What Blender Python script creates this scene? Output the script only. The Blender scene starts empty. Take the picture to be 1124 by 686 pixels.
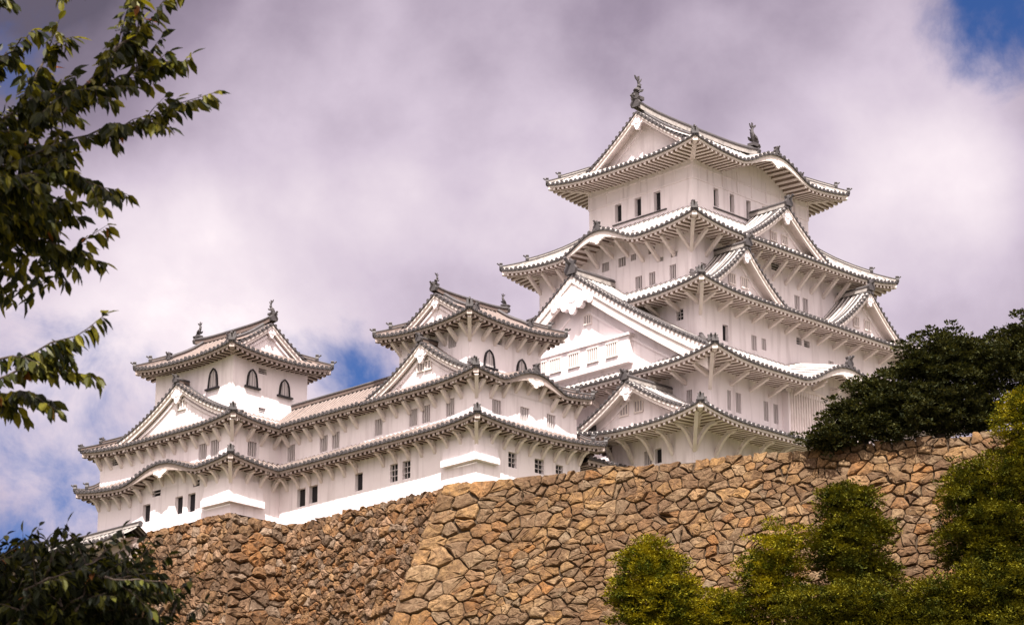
import bpy, math, random
import numpy as np
from mathutils import Vector, noise
R = math.radians
sc = bpy.context.scene
col = sc.collection
random.seed(7)

# ---------------------------------------------------------------- camera, sky, sun, exposure
cam_d = bpy.data.cameras.new('camera')
cam = bpy.data.objects.new('camera', cam_d); col.objects.link(cam)
CAM = Vector((-139.475, -119.075, 0.0))
cam.location = CAM
cam.rotation_euler = (R(90 + 17.69), 0, R(-45.12))
cam_d.lens = 91.03; cam_d.sensor_width = 36; cam_d.sensor_fit = 'HORIZONTAL'
cam_d.clip_start = 0.5; cam_d.clip_end = 4000
sc.camera = cam
cam_d.dof.use_dof = True; cam_d.dof.focus_distance = 170; cam_d.dof.aperture_fstop = 10
sc.view_settings.view_transform = 'Standard'; sc.view_settings.look = 'None'
sc.view_settings.gamma = 1; sc.view_settings.use_curve_mapping = False
sc.view_settings.exposure = 1.36
sc.cycles.use_denoising = True
sc.cycles.max_bounces = 6

SUN_EL, SUN_AZ = R(55.5), R(226)          # azimuth clockwise from north (+Y)
sun_d = bpy.data.lights.new('sun', 'SUN'); sun_d.energy = 4.0; sun_d.angle = R(0.5); sun_d.color = (1, .95, .87)
sun = bpy.data.objects.new('sun', sun_d); col.objects.link(sun)
to_sun = Vector((math.sin(SUN_AZ)*math.cos(SUN_EL), math.cos(SUN_AZ)*math.cos(SUN_EL), math.sin(SUN_EL)))
sun.rotation_euler = to_sun.to_track_quat('Z', 'Y').to_euler()
sun.location = (-60, -60, 120)

world = bpy.data.worlds.new('World'); sc.world = world; world.use_nodes = True
def build_sky():
    nt = world.node_tree; N = nt.nodes; L = nt.links; N.clear()
    out = N.new('ShaderNodeOutputWorld'); bg = N.new('ShaderNodeBackground'); L.new(bg.outputs[0], out.inputs[0])
    sky = N.new('ShaderNodeTexSky'); sky.sky_type = 'NISHITA'; sky.sun_disc = False
    sky.sun_elevation = SUN_EL; sky.sun_rotation = SUN_AZ; sky.air_density = 1.0; sky.dust_density = .4
    bg.inputs[1].default_value = 0.1
    tc = N.new('ShaderNodeTexCoord')
    def noise_tex(scale, detail, rough, off, dist=0.0, stretch=(1, 1, 1.15)):
        mp = N.new('ShaderNodeMapping'); mp.inputs['Location'].default_value = off; mp.inputs['Scale'].default_value = stretch
        L.new(tc.outputs['Generated'], mp.inputs[0])
        n = N.new('ShaderNodeTexNoise'); n.inputs['Scale'].default_value = scale; n.inputs['Detail'].default_value = detail
        n.inputs['Roughness'].default_value = rough; n.inputs['Distortion'].default_value = dist
        L.new(mp.outputs[0], n.inputs['Vector']); return n.outputs['Fac']
    def math_n(op, a, b=None, c=None, clamp=False):
        m = N.new('ShaderNodeMath'); m.operation = op; m.use_clamp = clamp
        for i, v in enumerate((a, b, c)):
            if v is None: continue
            if isinstance(v, (int, float)): m.inputs[i].default_value = v
            else: L.new(v, m.inputs[i])
        return m.outputs[0]
    def blob(d, rad, edge):               # 1 inside a cone of sky round direction d
        d = Vector(d).normalized()
        v = N.new('ShaderNodeVectorMath'); v.operation = 'DISTANCE'; L.new(tc.outputs['Generated'], v.inputs[0]); v.inputs[1].default_value = d
        mr = N.new('ShaderNodeMapRange'); mr.interpolation_type = 'SMOOTHSTEP'
        mr.inputs['From Min'].default_value = rad; mr.inputs['From Max'].default_value = max(0.0, rad-edge)
        L.new(v.outputs['Value'], mr.inputs[0]); return mr.outputs[0]
    def total(lst):
        t = lst[0]
        for x in lst[1:]: t = math_n('ADD', t, x)
        return t
    fine = noise_tex(9, 7, .55, (3.1, .2, 1.7), .12)
    soft = noise_tex(5.2, 3, .5, (1.3, 4.2, 6.3), .1)
    # openings of blue between the clouds, ragged by the fine noise
    gaps = total([math_n('MULTIPLY', blob(d, r, e), s) for d, r, e, s in SKY_GAPS])
    rag = noise_tex(22, 8, .62, (5.1, 1.2, 2.7), .3)
    ragged = math_n('MULTIPLY_ADD', math_n('SUBTRACT', rag, .5), 1.5, math_n('MULTIPLY_ADD', math_n('SUBTRACT', fine, .5), 1.2, gaps))
    mrg = N.new('ShaderNodeMapRange'); mrg.interpolation_type = 'SMOOTHSTEP'; mrg.inputs[1].default_value = .30; mrg.inputs[2].default_value = 1.0
    L.new(ragged, mrg.inputs[0])
    blue_fac = mrg.outputs[0]
    # thick (grey) and thin (bright) cloud
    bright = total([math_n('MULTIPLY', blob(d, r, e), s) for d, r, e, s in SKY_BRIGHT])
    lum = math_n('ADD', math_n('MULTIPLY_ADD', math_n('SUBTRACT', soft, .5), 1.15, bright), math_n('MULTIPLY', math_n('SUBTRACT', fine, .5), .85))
    ramp = N.new('ShaderNodeValToRGB'); cr = ramp.color_ramp
    cr.elements[0].position = 0.0; cr.elements[0].color = SKY_COLS[0]
    cr.elements[1].position = 1.0; cr.elements[1].color = SKY_COLS[-1]
    for p, c in zip((.3, .55, .8), SKY_COLS[1:-1]):
        e = cr.elements.new(p); e.color = c
    L.new(math_n('ADD', lum, .5), ramp.inputs[0])
    cl = N.new('ShaderNodeMix'); cl.data_type = 'RGBA'; cl.blend_type = 'MULTIPLY'; cl.inputs[0].default_value = 1
    L.new(ramp.outputs[0], cl.inputs[6]); cl.inputs[7].default_value = (CLOUD_GAIN,)*3 + (1,)
    tint = N.new('ShaderNodeMix'); tint.data_type = 'RGBA'; tint.blend_type = 'MULTIPLY'; tint.inputs[0].default_value = 1
    L.new(sky.outputs[0], tint.inputs[6]); tint.inputs[7].default_value = (.13, .20, .36, 1)
    mx = N.new('ShaderNodeMix'); mx.data_type = 'RGBA'
    L.new(blue_fac, mx.inputs[0]); L.new(cl.outputs[2], mx.inputs[6]); L.new(tint.outputs[2], mx.inputs[7])
    sky_fill = N.new('ShaderNodeMix'); sky_fill.data_type = 'RGBA'; sky_fill.blend_type = 'ADD'; L.new(blob(to_sun, .95, .8), sky_fill.inputs[0])
    L.new(mx.outputs[2], sky_fill.inputs[6]); sky_fill.inputs[7].default_value = (11.4, 9.7, 9.3, 1)      # unseen glow round the sun, added as fill for the shaded walls
    L.new(sky_fill.outputs[2], bg.inputs[0])
# directions (east, north, up), radius, soft edge, strength
SKY_GAPS = [((.768, .501, .405), .061, .058, .96), ((.642, .714, .278), .044, .043, .80), ((.550, .80, .230), .12, .10, .64),
            ((.49, .775, .37), .075, .07, .62)]
SKY_BRIGHT = [((.592, .724, .353), .10, .10, .27), ((.774, .528, .345), .06, .06, .26), ((.56, .785, .28), .12, .11, .14), ((.66, .68, .33), .16, .14, .10),
              ((.510, .75, .415), .12, .11, -.42), ((.66, .63, .43), .10, .09, -.04), ((.80, .52, .31), .075, .07, -.20), ((.80, .46, .41), .11, .10, -.22),
              (tuple(to_sun), 1.25, 1.0, .75)]          # bright patch behind the camera, added to fill the west and south faces
CLOUD_GAIN = 5.3
SKY_COLS = [(.10, .085, .12, 1), (.27, .22, .29, 1), (.50, .425, .51, 1), (.71, .625, .67, 1), (1.05, .95, .90, 1)]
build_sky()

# ---------------------------------------------------------------- materials
def mat(name, base, rough=.7, var=.0, vscale=1.0, var_col=None, spec=.3, bump=0.0, bscale=20, stretch=None, island=None, transl=None, weather=None):
    m = bpy.data.materials.new(name); m.use_nodes = True
    nt = m.node_tree; N = nt.nodes; L = nt.links
    p = N['Principled BSDF']; p.inputs['Roughness'].default_value = rough; p.inputs['Specular IOR Level'].default_value = spec
    p.inputs['Base Color'].default_value = (*base, 1)
    tc = N.new('ShaderNodeTexCoord'); src = tc.outputs['Object']
    if stretch:
        mp = N.new('ShaderNodeMapping'); mp.inputs['Scale'].default_value = stretch; L.new(src, mp.inputs[0]); src = mp.outputs[0]
    cur = None
    if island:
        g = N.new('ShaderNodeNewGeometry'); r = N.new('ShaderNodeValToRGB'); els = r.color_ramp.elements
        els[0].color = (*island[0], 1); els[1].color = (*island[-1], 1)
        for i, c in enumerate(island[1:-1]):
            e = els.new((i+1)/(len(island)-1)); e.color = (*c, 1)
        L.new(g.outputs['Random Per Island'], r.inputs[0]); cur = r.outputs[0]
    if var_col is not None:
        n = N.new('ShaderNodeTexNoise'); n.inputs['Scale'].default_value = vscale; n.inputs['Detail'].default_value = 6; n.inputs['Roughness'].default_value = .62
        L.new(src, n.inputs['Vector'])
        mr = N.new('ShaderNodeMapRange'); mr.inputs[1].default_value = .42; mr.inputs[2].default_value = .72; mr.inputs[4].default_value = var
        L.new(n.outputs['Fac'], mr.inputs[0])
        mx = N.new('ShaderNodeMix'); mx.data_type = 'RGBA'; L.new(mr.outputs[0], mx.inputs[0])
        if cur: L.new(cur, mx.inputs[6])
        else: mx.inputs[6].default_value = (*base, 1)
        mx.inputs[7].default_value = (*var_col, 1); cur = mx.outputs[2]
    if weather:                          # rain streaks: noise stretched along z
        mp = N.new('ShaderNodeMapping'); mp.inputs['Scale'].default_value = (1.6, 1.6, .16); L.new(tc.outputs['Object'], mp.inputs[0])
        n = N.new('ShaderNodeTexNoise'); n.inputs['Scale'].default_value = 1.5; n.inputs['Detail'].default_value = 5; L.new(mp.outputs[0], n.inputs['Vector'])
        mr = N.new('ShaderNodeMapRange'); mr.inputs[1].default_value = .5; mr.inputs[2].default_value = .78; mr.inputs[4].default_value = .7
        L.new(n.outputs['Fac'], mr.inputs[0])
        mx = N.new('ShaderNodeMix'); mx.data_type = 'RGBA'; L.new(mr.outputs[0], mx.inputs[0])
        if cur: L.new(cur, mx.inputs[6])
        else: mx.inputs[6].default_value = (*base, 1)
        mx.inputs[7].default_value = (*weather, 1); cur = mx.outputs[2]
    if cur: L.new(cur, p.inputs['Base Color'])
    if bump:
        n = N.new('ShaderNodeTexNoise'); n.inputs['Scale'].default_value = bscale; n.inputs['Detail'].default_value = 6; L.new(src, n.inputs['Vector'])
        b = N.new('ShaderNodeBump'); b.inputs['Strength'].default_value = bump; b.inputs['Distance'].default_value = .1; L.new(n.outputs['Fac'], b.inputs['Height']); L.new(b.outputs[0], p.inputs['Normal'])
    if transl:
        t = N.new('ShaderNodeBsdfTranslucent'); ms = N.new('ShaderNodeMixShader'); ms.inputs[0].default_value = transl[1]
        t.inputs[0].default_value = (*transl[0], 1)
        if cur:
            hs = N.new('ShaderNodeMix'); hs.data_type = 'RGBA'; hs.blend_type = 'MULTIPLY'; hs.inputs[0].default_value = 1
            L.new(cur, hs.inputs[6]); hs.inputs[7].default_value = (2.2, 2.0, .8, 1); L.new(hs.outputs[2], t.inputs[0])
        L.new(p.outputs[0], ms.inputs[1]); L.new(t.outputs[0], ms.inputs[2]); L.new(ms.outputs[0], N['Material Output'].inputs[0])
    return m
M = {}
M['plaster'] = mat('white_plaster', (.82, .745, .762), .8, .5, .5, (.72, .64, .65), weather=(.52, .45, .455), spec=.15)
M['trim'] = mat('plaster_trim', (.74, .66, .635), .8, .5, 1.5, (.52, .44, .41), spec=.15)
M['wood'] = mat('shaded_plastered_timber', (.36, .275, .24), .8, .5, 2, (.24, .18, .155), spec=.1)  # keep soffit: brown deepened so the colour carries shade between the rafters
M['soffit_shade_old'] = mat('shade_dark_soffit', (.115, .080, .068), .8, .5, 2, (.07, .05, .043), spec=.1)  # small-keep soffit: plaster in truth, deep eave shade put into this brown
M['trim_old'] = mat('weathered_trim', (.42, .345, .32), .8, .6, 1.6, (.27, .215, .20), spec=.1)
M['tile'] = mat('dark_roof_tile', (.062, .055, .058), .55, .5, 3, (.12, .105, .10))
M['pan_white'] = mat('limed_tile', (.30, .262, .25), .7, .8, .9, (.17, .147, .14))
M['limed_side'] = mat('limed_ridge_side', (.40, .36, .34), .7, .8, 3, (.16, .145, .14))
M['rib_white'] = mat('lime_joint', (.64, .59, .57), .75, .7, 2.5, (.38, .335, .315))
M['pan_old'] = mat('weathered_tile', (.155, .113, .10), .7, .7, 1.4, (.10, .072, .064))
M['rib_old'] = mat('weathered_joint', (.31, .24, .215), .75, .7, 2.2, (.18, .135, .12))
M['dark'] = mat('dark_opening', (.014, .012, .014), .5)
M['bars'] = mat('window_bars', (.50, .45, .45), .7)
M['shutter'] = mat('window_shutter', (.30, .265, .27), .6, .4, 5, (.38, .34, .34))
M['black'] = mat('black_lacquer', (.012, .010, .011), .35)
def stone_mat(name, tones, patina, grain):
    m = bpy.data.materials.new(name); m.use_nodes = True; nt = m.node_tree; N = nt.nodes; L = nt.links; p = N['Principled BSDF']
    p.inputs['Roughness'].default_value = .9; p.inputs['Specular IOR Level'].default_value = .15
    tc = N.new('ShaderNodeTexCoord'); g = N.new('ShaderNodeNewGeometry'); r = N.new('ShaderNodeValToRGB'); els = r.color_ramp.elements
    els[0].color = (*tones[0], 1); els[1].color = (*tones[-1], 1)
    for i, c in enumerate(tones[1:-1]): els.new((i+1)/(len(tones)-1)).color = (*c, 1)
    L.new(g.outputs['Random Per Island'], r.inputs[0]); cur = r.outputs[0]
    def nz(scale, detail, rough, lo, hi, amount, colour):
        nonlocal cur
        n = N.new('ShaderNodeTexNoise'); n.inputs['Scale'].default_value = scale; n.inputs['Detail'].default_value = detail; n.inputs['Roughness'].default_value = rough
        L.new(tc.outputs['Object'], n.inputs['Vector']); mr = N.new('ShaderNodeMapRange'); mr.inputs[1].default_value = lo; mr.inputs[2].default_value = hi; mr.inputs[4].default_value = amount
        L.new(n.outputs['Fac'], mr.inputs[0]); mx = N.new('ShaderNodeMix'); mx.data_type = 'RGBA'; L.new(mr.outputs[0], mx.inputs[0]); L.new(cur, mx.inputs[6]); mx.inputs[7].default_value = (*colour, 1); cur = mx.outputs[2]
        return n
    nz(.16, 5, .6, .48, .64, .62, patina); nz(.55, 5, .65, .50, .66, .7, patina); nz(1.9, 6, .68, .46, .64, .8, patina); n3 = nz(6.5, 6, .72, .48, .68, .7, grain); nz(3.2, 5, .7, .60, .75, .5, (.40, .32, .22))
    b = N.new('ShaderNodeBump'); b.inputs['Strength'].default_value = .9; b.inputs['Distance'].default_value = .12; L.new(n3.outputs['Fac'], b.inputs['Height']); L.new(b.outputs[0], p.inputs['Normal'])
    L.new(cur, p.inputs['Base Color']); M[name] = m
stone_mat('stone', [(0.228, 0.121, 0.050), (0.268, 0.163, 0.076), (0.147, 0.089, 0.047), (0.192, 0.139, 0.090), (0.281, 0.178, 0.093), (0.241, 0.110, 0.036), (0.170, 0.111, 0.067), (0.268, 0.151, 0.060), (0.112, 0.068, 0.040), (0.304, 0.203, 0.114)], (0.084, 0.046, 0.025), (0.062, 0.036, 0.021))
stone_mat('stone_rough', [(0.214, 0.109, 0.048), (0.271, 0.158, 0.079), (0.143, 0.081, 0.045), (0.299, 0.190, 0.121), (0.235, 0.109, 0.041), (0.100, 0.064, 0.041), (0.313, 0.225, 0.162)], (0.072, 0.040, 0.022), (0.050, 0.032, 0.022))
M['gap'] = mat('packed_earth', (.050, .032, .019), .95)
M['ground'] = mat('dry_grass_ground', (.07, .075, .03), .95, .8, .2, (.12, .09, .055))
M['bark'] = mat('bark', (.045, .032, .024), .9, .6, 6, (.10, .075, .06), bump=.6)
M['leaf_bush'] = mat('evergreen_leaf', (.05, .08, .02), .8, .95, 1.0, (.38, .30, .014), island=[(.018, .025, .005), (.040, .050, .007), (.075, .080, .008)], spec=.05, transl=((.1, .14, .02), .10))
M['leaf_bush_dark'] = mat('deep_evergreen_leaf', (.03, .05, .02), .8, .85, 1.0, (.22, .185, .011), island=[(.014, .019, .005), (.028, .034, .006), (.052, .056, .007)], spec=.05, transl=((.05, .08, .02), .08))
M['leaf_dark'] = mat('dark_evergreen_leaf', (.03, .05, .02), .85, island=[(.018, .021, .010), (.034, .038, .015), (.075, .072, .026)], spec=.06, transl=((.05, .08, .02), .08))
M['leaf_cherry'] = mat('cherry_leaf', (.05, .09, .02), .45, island=[(.007, .010, .003), (.016, .020, .005), (.046, .047, .007), (.15, .135, .014)], spec=.2, transl=((.1, .16, .03), .30))
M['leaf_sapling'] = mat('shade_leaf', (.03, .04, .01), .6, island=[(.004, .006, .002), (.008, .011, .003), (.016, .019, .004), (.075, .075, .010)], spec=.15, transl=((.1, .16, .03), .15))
M['leaf_cherry_red'] = mat('turning_cherry_leaf', (.16, .06, .015), .5, spec=.2, transl=((.4, .12, .03), .3))

# ---------------------------------------------------------------- mesh helpers
class MB:
    def __init__(s): s.v = []; s.f = []; s.m = []
    def add(s, vs, fs, m=0):
        o = len(s.v); s.v += [tuple(map(float, v)) for v in vs]; s.f += [tuple(i+o for i in f) for f in fs]
        s.m += ([m]*len(fs) if isinstance(m, int) else list(m))
    def grid(s, P, m=0):
        r = len(P); c = len(P[0]); vs = [p for row in P for p in row]
        fs = [(i*c+j, i*c+j+1, (i+1)*c+j+1, (i+1)*c+j) for i in range(r-1) for j in range(c-1)]
        ms = [m(i, j) for i in range(r-1) for j in range(c-1)] if callable(m) else m
        s.add(vs, fs, ms)
    def beam(s, p0, p1, w, h, m=0, up=(0, 0, 1)):
        p0, p1 = Vector(p0), Vector(p1); d = (p1-p0).normalized(); up = Vector(up)
        if abs(d.dot(up)) > .98: up = Vector((1, 0, 0))
        x = d.cross(up).normalized()*(w/2); y = x.cross(d).normalized()*(h/2)
        vs = [p+a*x+b*y for p in (p0, p1) for a, b in ((-1, -1), (1, -1), (1, 1), (-1, 1))]
        s.add(vs, [(0, 1, 2, 3), (7, 6, 5, 4), (0, 4, 5, 1), (1, 5, 6, 2), (2, 6, 7, 3), (3, 7, 4, 0)], m)
    def tube(s, pts, rad, n=6, m=0, cap=True):
        pts = [Vector(p) for p in pts]; rings = []
        for i, p in enumerate(pts):
            d = (pts[min(i+1, len(pts)-1)]-pts[max(i-1, 0)]).normalized()
            up = Vector((0, 0, 1)) if abs(d.z) < .9 else Vector((1, 0, 0))
            x = d.cross(up).normalized(); y = x.cross(d); r = rad[i] if hasattr(rad, '__len__') else rad
            rings.append([p+(x*math.cos(2*math.pi*k/n)+y*math.sin(2*math.pi*k/n))*r for k in range(n)])
        vs = [q for rr in rings for q in rr]
        fs = [(i*n+k, i*n+(k+1) % n, (i+1)*n+(k+1) % n, (i+1)*n+k) for i in range(len(pts)-1) for k in range(n)]
        if cap: fs += [tuple(range(n-1, -1, -1)), tuple((len(pts)-1)*n+k for k in range(n))]
        s.add(vs, fs, m)
    def prism(s, poly, a, b, m=0):     # poly: list of points; a,b: functions point->3D for the two faces
        n = len(poly); vs = [a(p) for p in poly]+[b(p) for p in poly]
        s.add(vs, [tuple(range(n)), tuple(range(2*n-1, n-1, -1))]+[(i, i+n, (i+1) % n+n, (i+1) % n) for i in range(n)], m)
    def build(s, name, mats, parent=None, smooth=False):
        me = bpy.data.meshes.new(name); me.from_pydata(s.v, [], s.f)
        for mm in (mats if isinstance(mats, (list, tuple)) else [mats]): me.materials.append(M[mm])
        me.polygons.foreach_set('material_index', s.m)
        if smooth: me.polygons.foreach_set('use_smooth', [True]*len(s.f))
        me.update()
        o = bpy.data.objects.new(name, me); col.objects.link(o)
        if parent is not None: o.parent = parent
        return o
def thing(name, label, cat, loc=(0, 0, 0), rz=0.0, group=None):
    o = bpy.data.objects.new(name, None); col.objects.link(o); o.location = loc; o.rotation_euler = (0, 0, rz)
    o.empty_display_size = 1
    o['label'] = label; o['category'] = cat
    if group: o['group'] = group
    return o
def tag(o, label=None, cat=None, group=None, kind=None):
    for k, v in (('label', label), ('category', cat), ('group', group), ('kind', kind)):
        if v: o[k] = v
    return o

# ---------------------------------------------------------------- Japanese roof kit
AX = {'W': ((-1, 0), (0, -1)), 'S': ((0, -1), (1, 0)), 'E': ((1, 0), (0, 1)), 'N': ((0, 1), (-1, 0))}
class B:                                # a building under construction: world offset of its base
    def __init__(s, root, off=(0, 0), old=False):
        s.root = root; s.off = off
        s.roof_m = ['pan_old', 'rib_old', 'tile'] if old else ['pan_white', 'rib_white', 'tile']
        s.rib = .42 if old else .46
        s.eave_m = ['tile', 'trim_old', 'soffit_shade_old'] if old else ['tile', 'trim', 'wood']
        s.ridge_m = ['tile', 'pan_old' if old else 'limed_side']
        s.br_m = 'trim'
    def P(s, side, a, d, z):
        n, u = AX[side]; return (u[0]*a+n[0]*d-s.off[0], u[1]*a+n[1]*d-s.off[1], z-s.root.location.z)
def span(side, r):                      # (distance outward, first a, last a) of a rectangle x0,y0,x1,y1
    x0, y0, x1, y1 = r
    return {'W': (-x0, -y1, -y0), 'S': (-y0, x0, x1), 'E': (x1, y0, y1), 'N': (y1, -x1, -x0)}[side]
ENDS = {'W': ('NW', 'SW'), 'S': ('SW', 'SE'), 'E': ('SE', 'NE'), 'N': ('NE', 'NW')}
def K(x): return .5*(1+math.cos(math.pi*min(1, abs(x)**1.08)))

def rib_columns(a0, a1, p):
    n = max(1, round((a1-a0)/p)); p = (a1-a0)/n; cols = []; cent = []
    for k in range(n):
        b = a0+k*p
        j = random.gauss(0, .016); hj = .085+random.gauss(0, .010)
        cols += [(b, 0.0, 0), (b+(.27+j)*p, 0.0, 1), (b+(.34+j)*p, hj, 2), (b+(.66+j)*p, hj, 1), (b+(.73+j)*p, .0, 0)]
        cent.append(b+.5*p)
    cols.append((a1, 0, 0)); return cols, cent

class Tier:
    """one roof tier: zfun on each side, tiles, eaves, rafters, brackets, hips"""
    def __init__(t, b, outer, inner, zm, zin, lift, hips=('SW', 'SE', 'NE', 'NW'), bumps={}, sides='WSEN', conc=.28, ridge=None, name='roof', soffit=.20, nobr=False, br=None, wall=None, curved=False, brl=1.0):
        t.brl = brl
        t.b = b; t.o = outer; t.i = inner; t.zm = zm; t.zin = zin; t.lift = lift; t.hips = hips; t.bumps = bumps; t.conc = conc; t.ridge = ridge
        t.soff = soffit
        mb = MB()
        for sd in sides: t.tiles(sd, mb)
        t.roof = mb.build(name, b.roof_m, b.root)
        ev = MB(); rf = MB()
        for sd in sides:
            t.eave(sd, ev, rf, wall)
        ev.build('eave', b.eave_m, t.roof)
        for c in hips:
            if c[1] in sides and c[0] in sides: t.hip(c)
        if not nobr:
            for sd in 'WS':
                if sd in sides: t.brackets(sd, wall or inner, br or 1.5, curved)
    def geo(t, sd):
        do, a0, a1 = span(sd, t.o); di, i0, i1 = span(sd, t.i); return do, a0, a1, di, i0, i1
    def z(t, sd, a, q):
        do, a0, a1, di, i0, i1 = t.geo(sd)
        l = a0+(i0-a0)*q; r = a1+(i1-a1)*q; mid = (l+r)/2; h = max(.3, (r-l)/2)
        s = max(-1, min(1, (a-mid)/h)); c = ENDS[sd]
        ln = (a1-a0)/2
        f = max(0, abs(s)); f = max(0, 1-(1-f)*ln/min(ln, 6.0))
        f = f**2.4 if (c[0] if s < 0 else c[1]) in t.hips else 0
        z = t.zm+t.lift*f*max(0, 1-1.3*q)**1.3+(t.zin-t.zm)*((1-t.conc)*q+t.conc*q*q)
        for (bc, bw, bh) in t.bumps.get(sd, ()):
            x = (a-bc)/bw
            if abs(x) < 1: z = max(z, t.zm+bh*K(x)+(.42 if bh > 1.6 else .22)*q*(t.zin-t.zm))
        return z
    def qmax(t, sd, a):
        do, a0, a1, di, i0, i1 = t.geo(sd)
        q = 1.0
        if a < i0 and i0 > a0: q = min(q, (a-a0)/(i0-a0))
        if a > i1 and i1 < a1: q = min(q, (a1-a)/(a1-i1))
        if t.ridge:
            ax, r0, r1, inset = t.ridge
            if (ax == 'x') == (sd in 'WE'):
                q = min(q, inset/(do-di))
            else:
                lo, hi = sorted((r0, r1)) if sd in 'SE' else sorted((-r0, -r1))
                if lo-1e-6 <= a <= hi+1e-6: q = 1.0
        return max(0, q)
    def tiles(t, sd, mb):
        do, a0, a1, di, i0, i1 = t.geo(sd)
        cuts = [a0, a1]
        if t.ridge and (t.ridge[0] == 'x') == (sd in 'SN'):
            lo, hi = sorted((t.ridge[1], t.ridge[2])) if sd in 'SE' else sorted((-t.ridge[1], -t.ridge[2]))
            cuts = [a0, lo, hi, a1]
        for ci in range(len(cuts)-1):
            c0, c1 = cuts[ci], cuts[ci+1]
            cols, cent = rib_columns(c0, c1, t.b.rib)
            nr = 10; P = []
            for k in range(nr+1):
                row = []
                for (a, h, m) in cols:
                    aa = a
                    if ci == 0 and len(cuts) == 4: aa = min(a, c1-1e-4)
                    if len(cuts) == 4:
                        eps = 2e-4; aq = min(max(a, c0+eps), c1-eps)
                    else: aq = a
                    q = t.qmax(sd, aq)*k/nr
                    row.append(t.b.P(sd, a, do+(di-do)*q, t.z(sd, a, q)+h))
                P.append(row)
            ms = [c[2] for c in cols]
            mb.grid(P, lambda i, j: ms[j])
            for a in cent:              # round end tiles along the eave
                z = t.z(sd, a, 0)+.015+random.gauss(0, .014); r = .135*random.uniform(.88, 1.08)
                pl = [(math.cos(k*math.pi/3)*r, math.sin(k*math.pi/3)*r) for k in range(6)]
                mb.prism(pl, lambda p: t.b.P(sd, a+p[0], do+.07, z+p[1]), lambda p: t.b.P(sd, a+p[0], do-.08, z+p[1]), 2)
    def soffz(t, sd, a, d):             # underside of the eaves
        do = span(sd, t.o)[0]
        return t.z(sd, a, 0)-.28+t.soff*(do-d)
    def eave(t, sd, ev, rf, wall):
        do, a0, a1, di, i0, i1 = t.geo(sd)
        wi = wall or t.i; dw, w0, w1 = span(sd, wi)
        dw = max(dw-.02, do-3.0)
        n = max(8, int((a1-a0)/.45)); rows = []
        g = [a0+(a1-a0)*k/n for k in range(n+1)]
        def bumpk(a): return max([K((a-c)/w) if abs((a-c)/w) < 1 else 0 for c, w, h in t.bumps.get(sd, ())] + [0])
        def clampd(a, d):               # stop at the hip on plan
            return d
        hl = ENDS[sd][0] in t.hips; hr = ENDS[sd][1] in t.hips
        def lim(a, d):
            q = do-d; aa = a
            if hl: aa = max(aa, a0+q)
            if hr: aa = min(aa, a1-q)
            return aa
        ev.grid([[t.b.P(sd, lim(a, do+.04), do+.04, t.z(sd, a, 0)-.005) for a in g], [t.b.P(sd, lim(a, do+.04), do+.04, t.z(sd, a, 0)-.13) for a in g],
                 [t.b.P(sd, lim(a, do-.1), do-.10, t.z(sd, a, 0)-.13) for a in g]], 0)
        ev.grid([[t.b.P(sd, lim(a, do-.07), do-.07, t.z(sd, a, 0)-.125) for a in g], [t.b.P(sd, lim(a, do-.09), do-.09, t.z(sd, a, 0)-.28-.34*bumpk(a)) for a in g],
                 [t.b.P(sd, lim(a, do-.22), do-.22, t.z(sd, a, 0)-.28-.34*bumpk(a)) for a in g], [t.b.P(sd, lim(a, do-.24), do-.24, t.z(sd, a, 0)-.24) for a in g]], 1)
        m = max(2, round((a1-a0)/.44)); p = (a1-a0)/m; cc = []
        for k in range(m):
            x = a0+k*p; cc += [(x+.27*p, 0), (x+.27*p, -.19), (x+.73*p, -.19), (x+.73*p, 0)]
        cc = [(a0, 0)]+cc+[(a1, 0)]; P = []
        for k in range(5):
            d = do-.14+(dw-do+.14)*k/4
            P.append([t.b.P(sd, lim(a, d), d, t.soffz(sd, lim(a, d), d)+h) for a, h in cc])
        ev.grid(P, lambda i, j: 1 if j % 4 == 2 else 2)
        ev.add([P[0][j] for j in range(len(P[0]))], [(4*k+1, 4*k+2, 4*k+3, 4*k+4) for k in range(m)], 1)
    def hip(t, c):
        sd, sd2 = {'SW': ('W', 'S'), 'SE': ('S', 'E'), 'NE': ('E', 'N'), 'NW': ('N', 'W')}[c]
        do, a0, a1, di, i0, i1 = t.geo(sd)
        qm = 1.0
        if t.ridge:
            s3 = sd if (t.ridge[0] == 'x') == (sd in 'WE') else sd2
            g = span(s3, t.o)[0]-span(s3, t.i)[0]; qm = min(1, t.ridge[3]/g)
        pts = []
        for k in range(11):
            q = qm*k/10; a = a1+(i1-a1)*q; d = do+(di-do)*q
            pts.append(Vector(t.b.P(sd, a, d, t.z(sd, a, q))))
        mb = MB(); ridge_sweep(mb, pts, .30, .26)
        k0 = 3 if (pts[0]-pts[-1]).length > 3 else 5
        ridge_sweep(mb, [p+Vector((0, 0, .2)) for p in pts[k0:]], .24, .22)
        h = mb.build('hip_ridge', t.b.ridge_m, t.roof)
        out = (pts[0]-pts[2]); out.z = 0; out.normalize()
        ridge_end(t.roof, pts[0]+Vector((0, 0, .12))-out*.05, out, .55)
        ridge_end(t.roof, pts[k0]+Vector((0, 0, .32)), out, .55)
        # corner beam under the hip
        cb = MB(); p0 = Vector(t.b.P(sd, a1-.12, do-.12, t.soffz(sd, a1, do)-.02)); ww = 2.6
        p1 = Vector(t.b.P(sd, a1-ww, do-ww, t.soffz(sd, a1-ww, do-ww)-.12)); cb.beam(p0, p1, .34, .34); cb.build('corner_beam', t.b.eave_m[1], t.roof)
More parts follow.
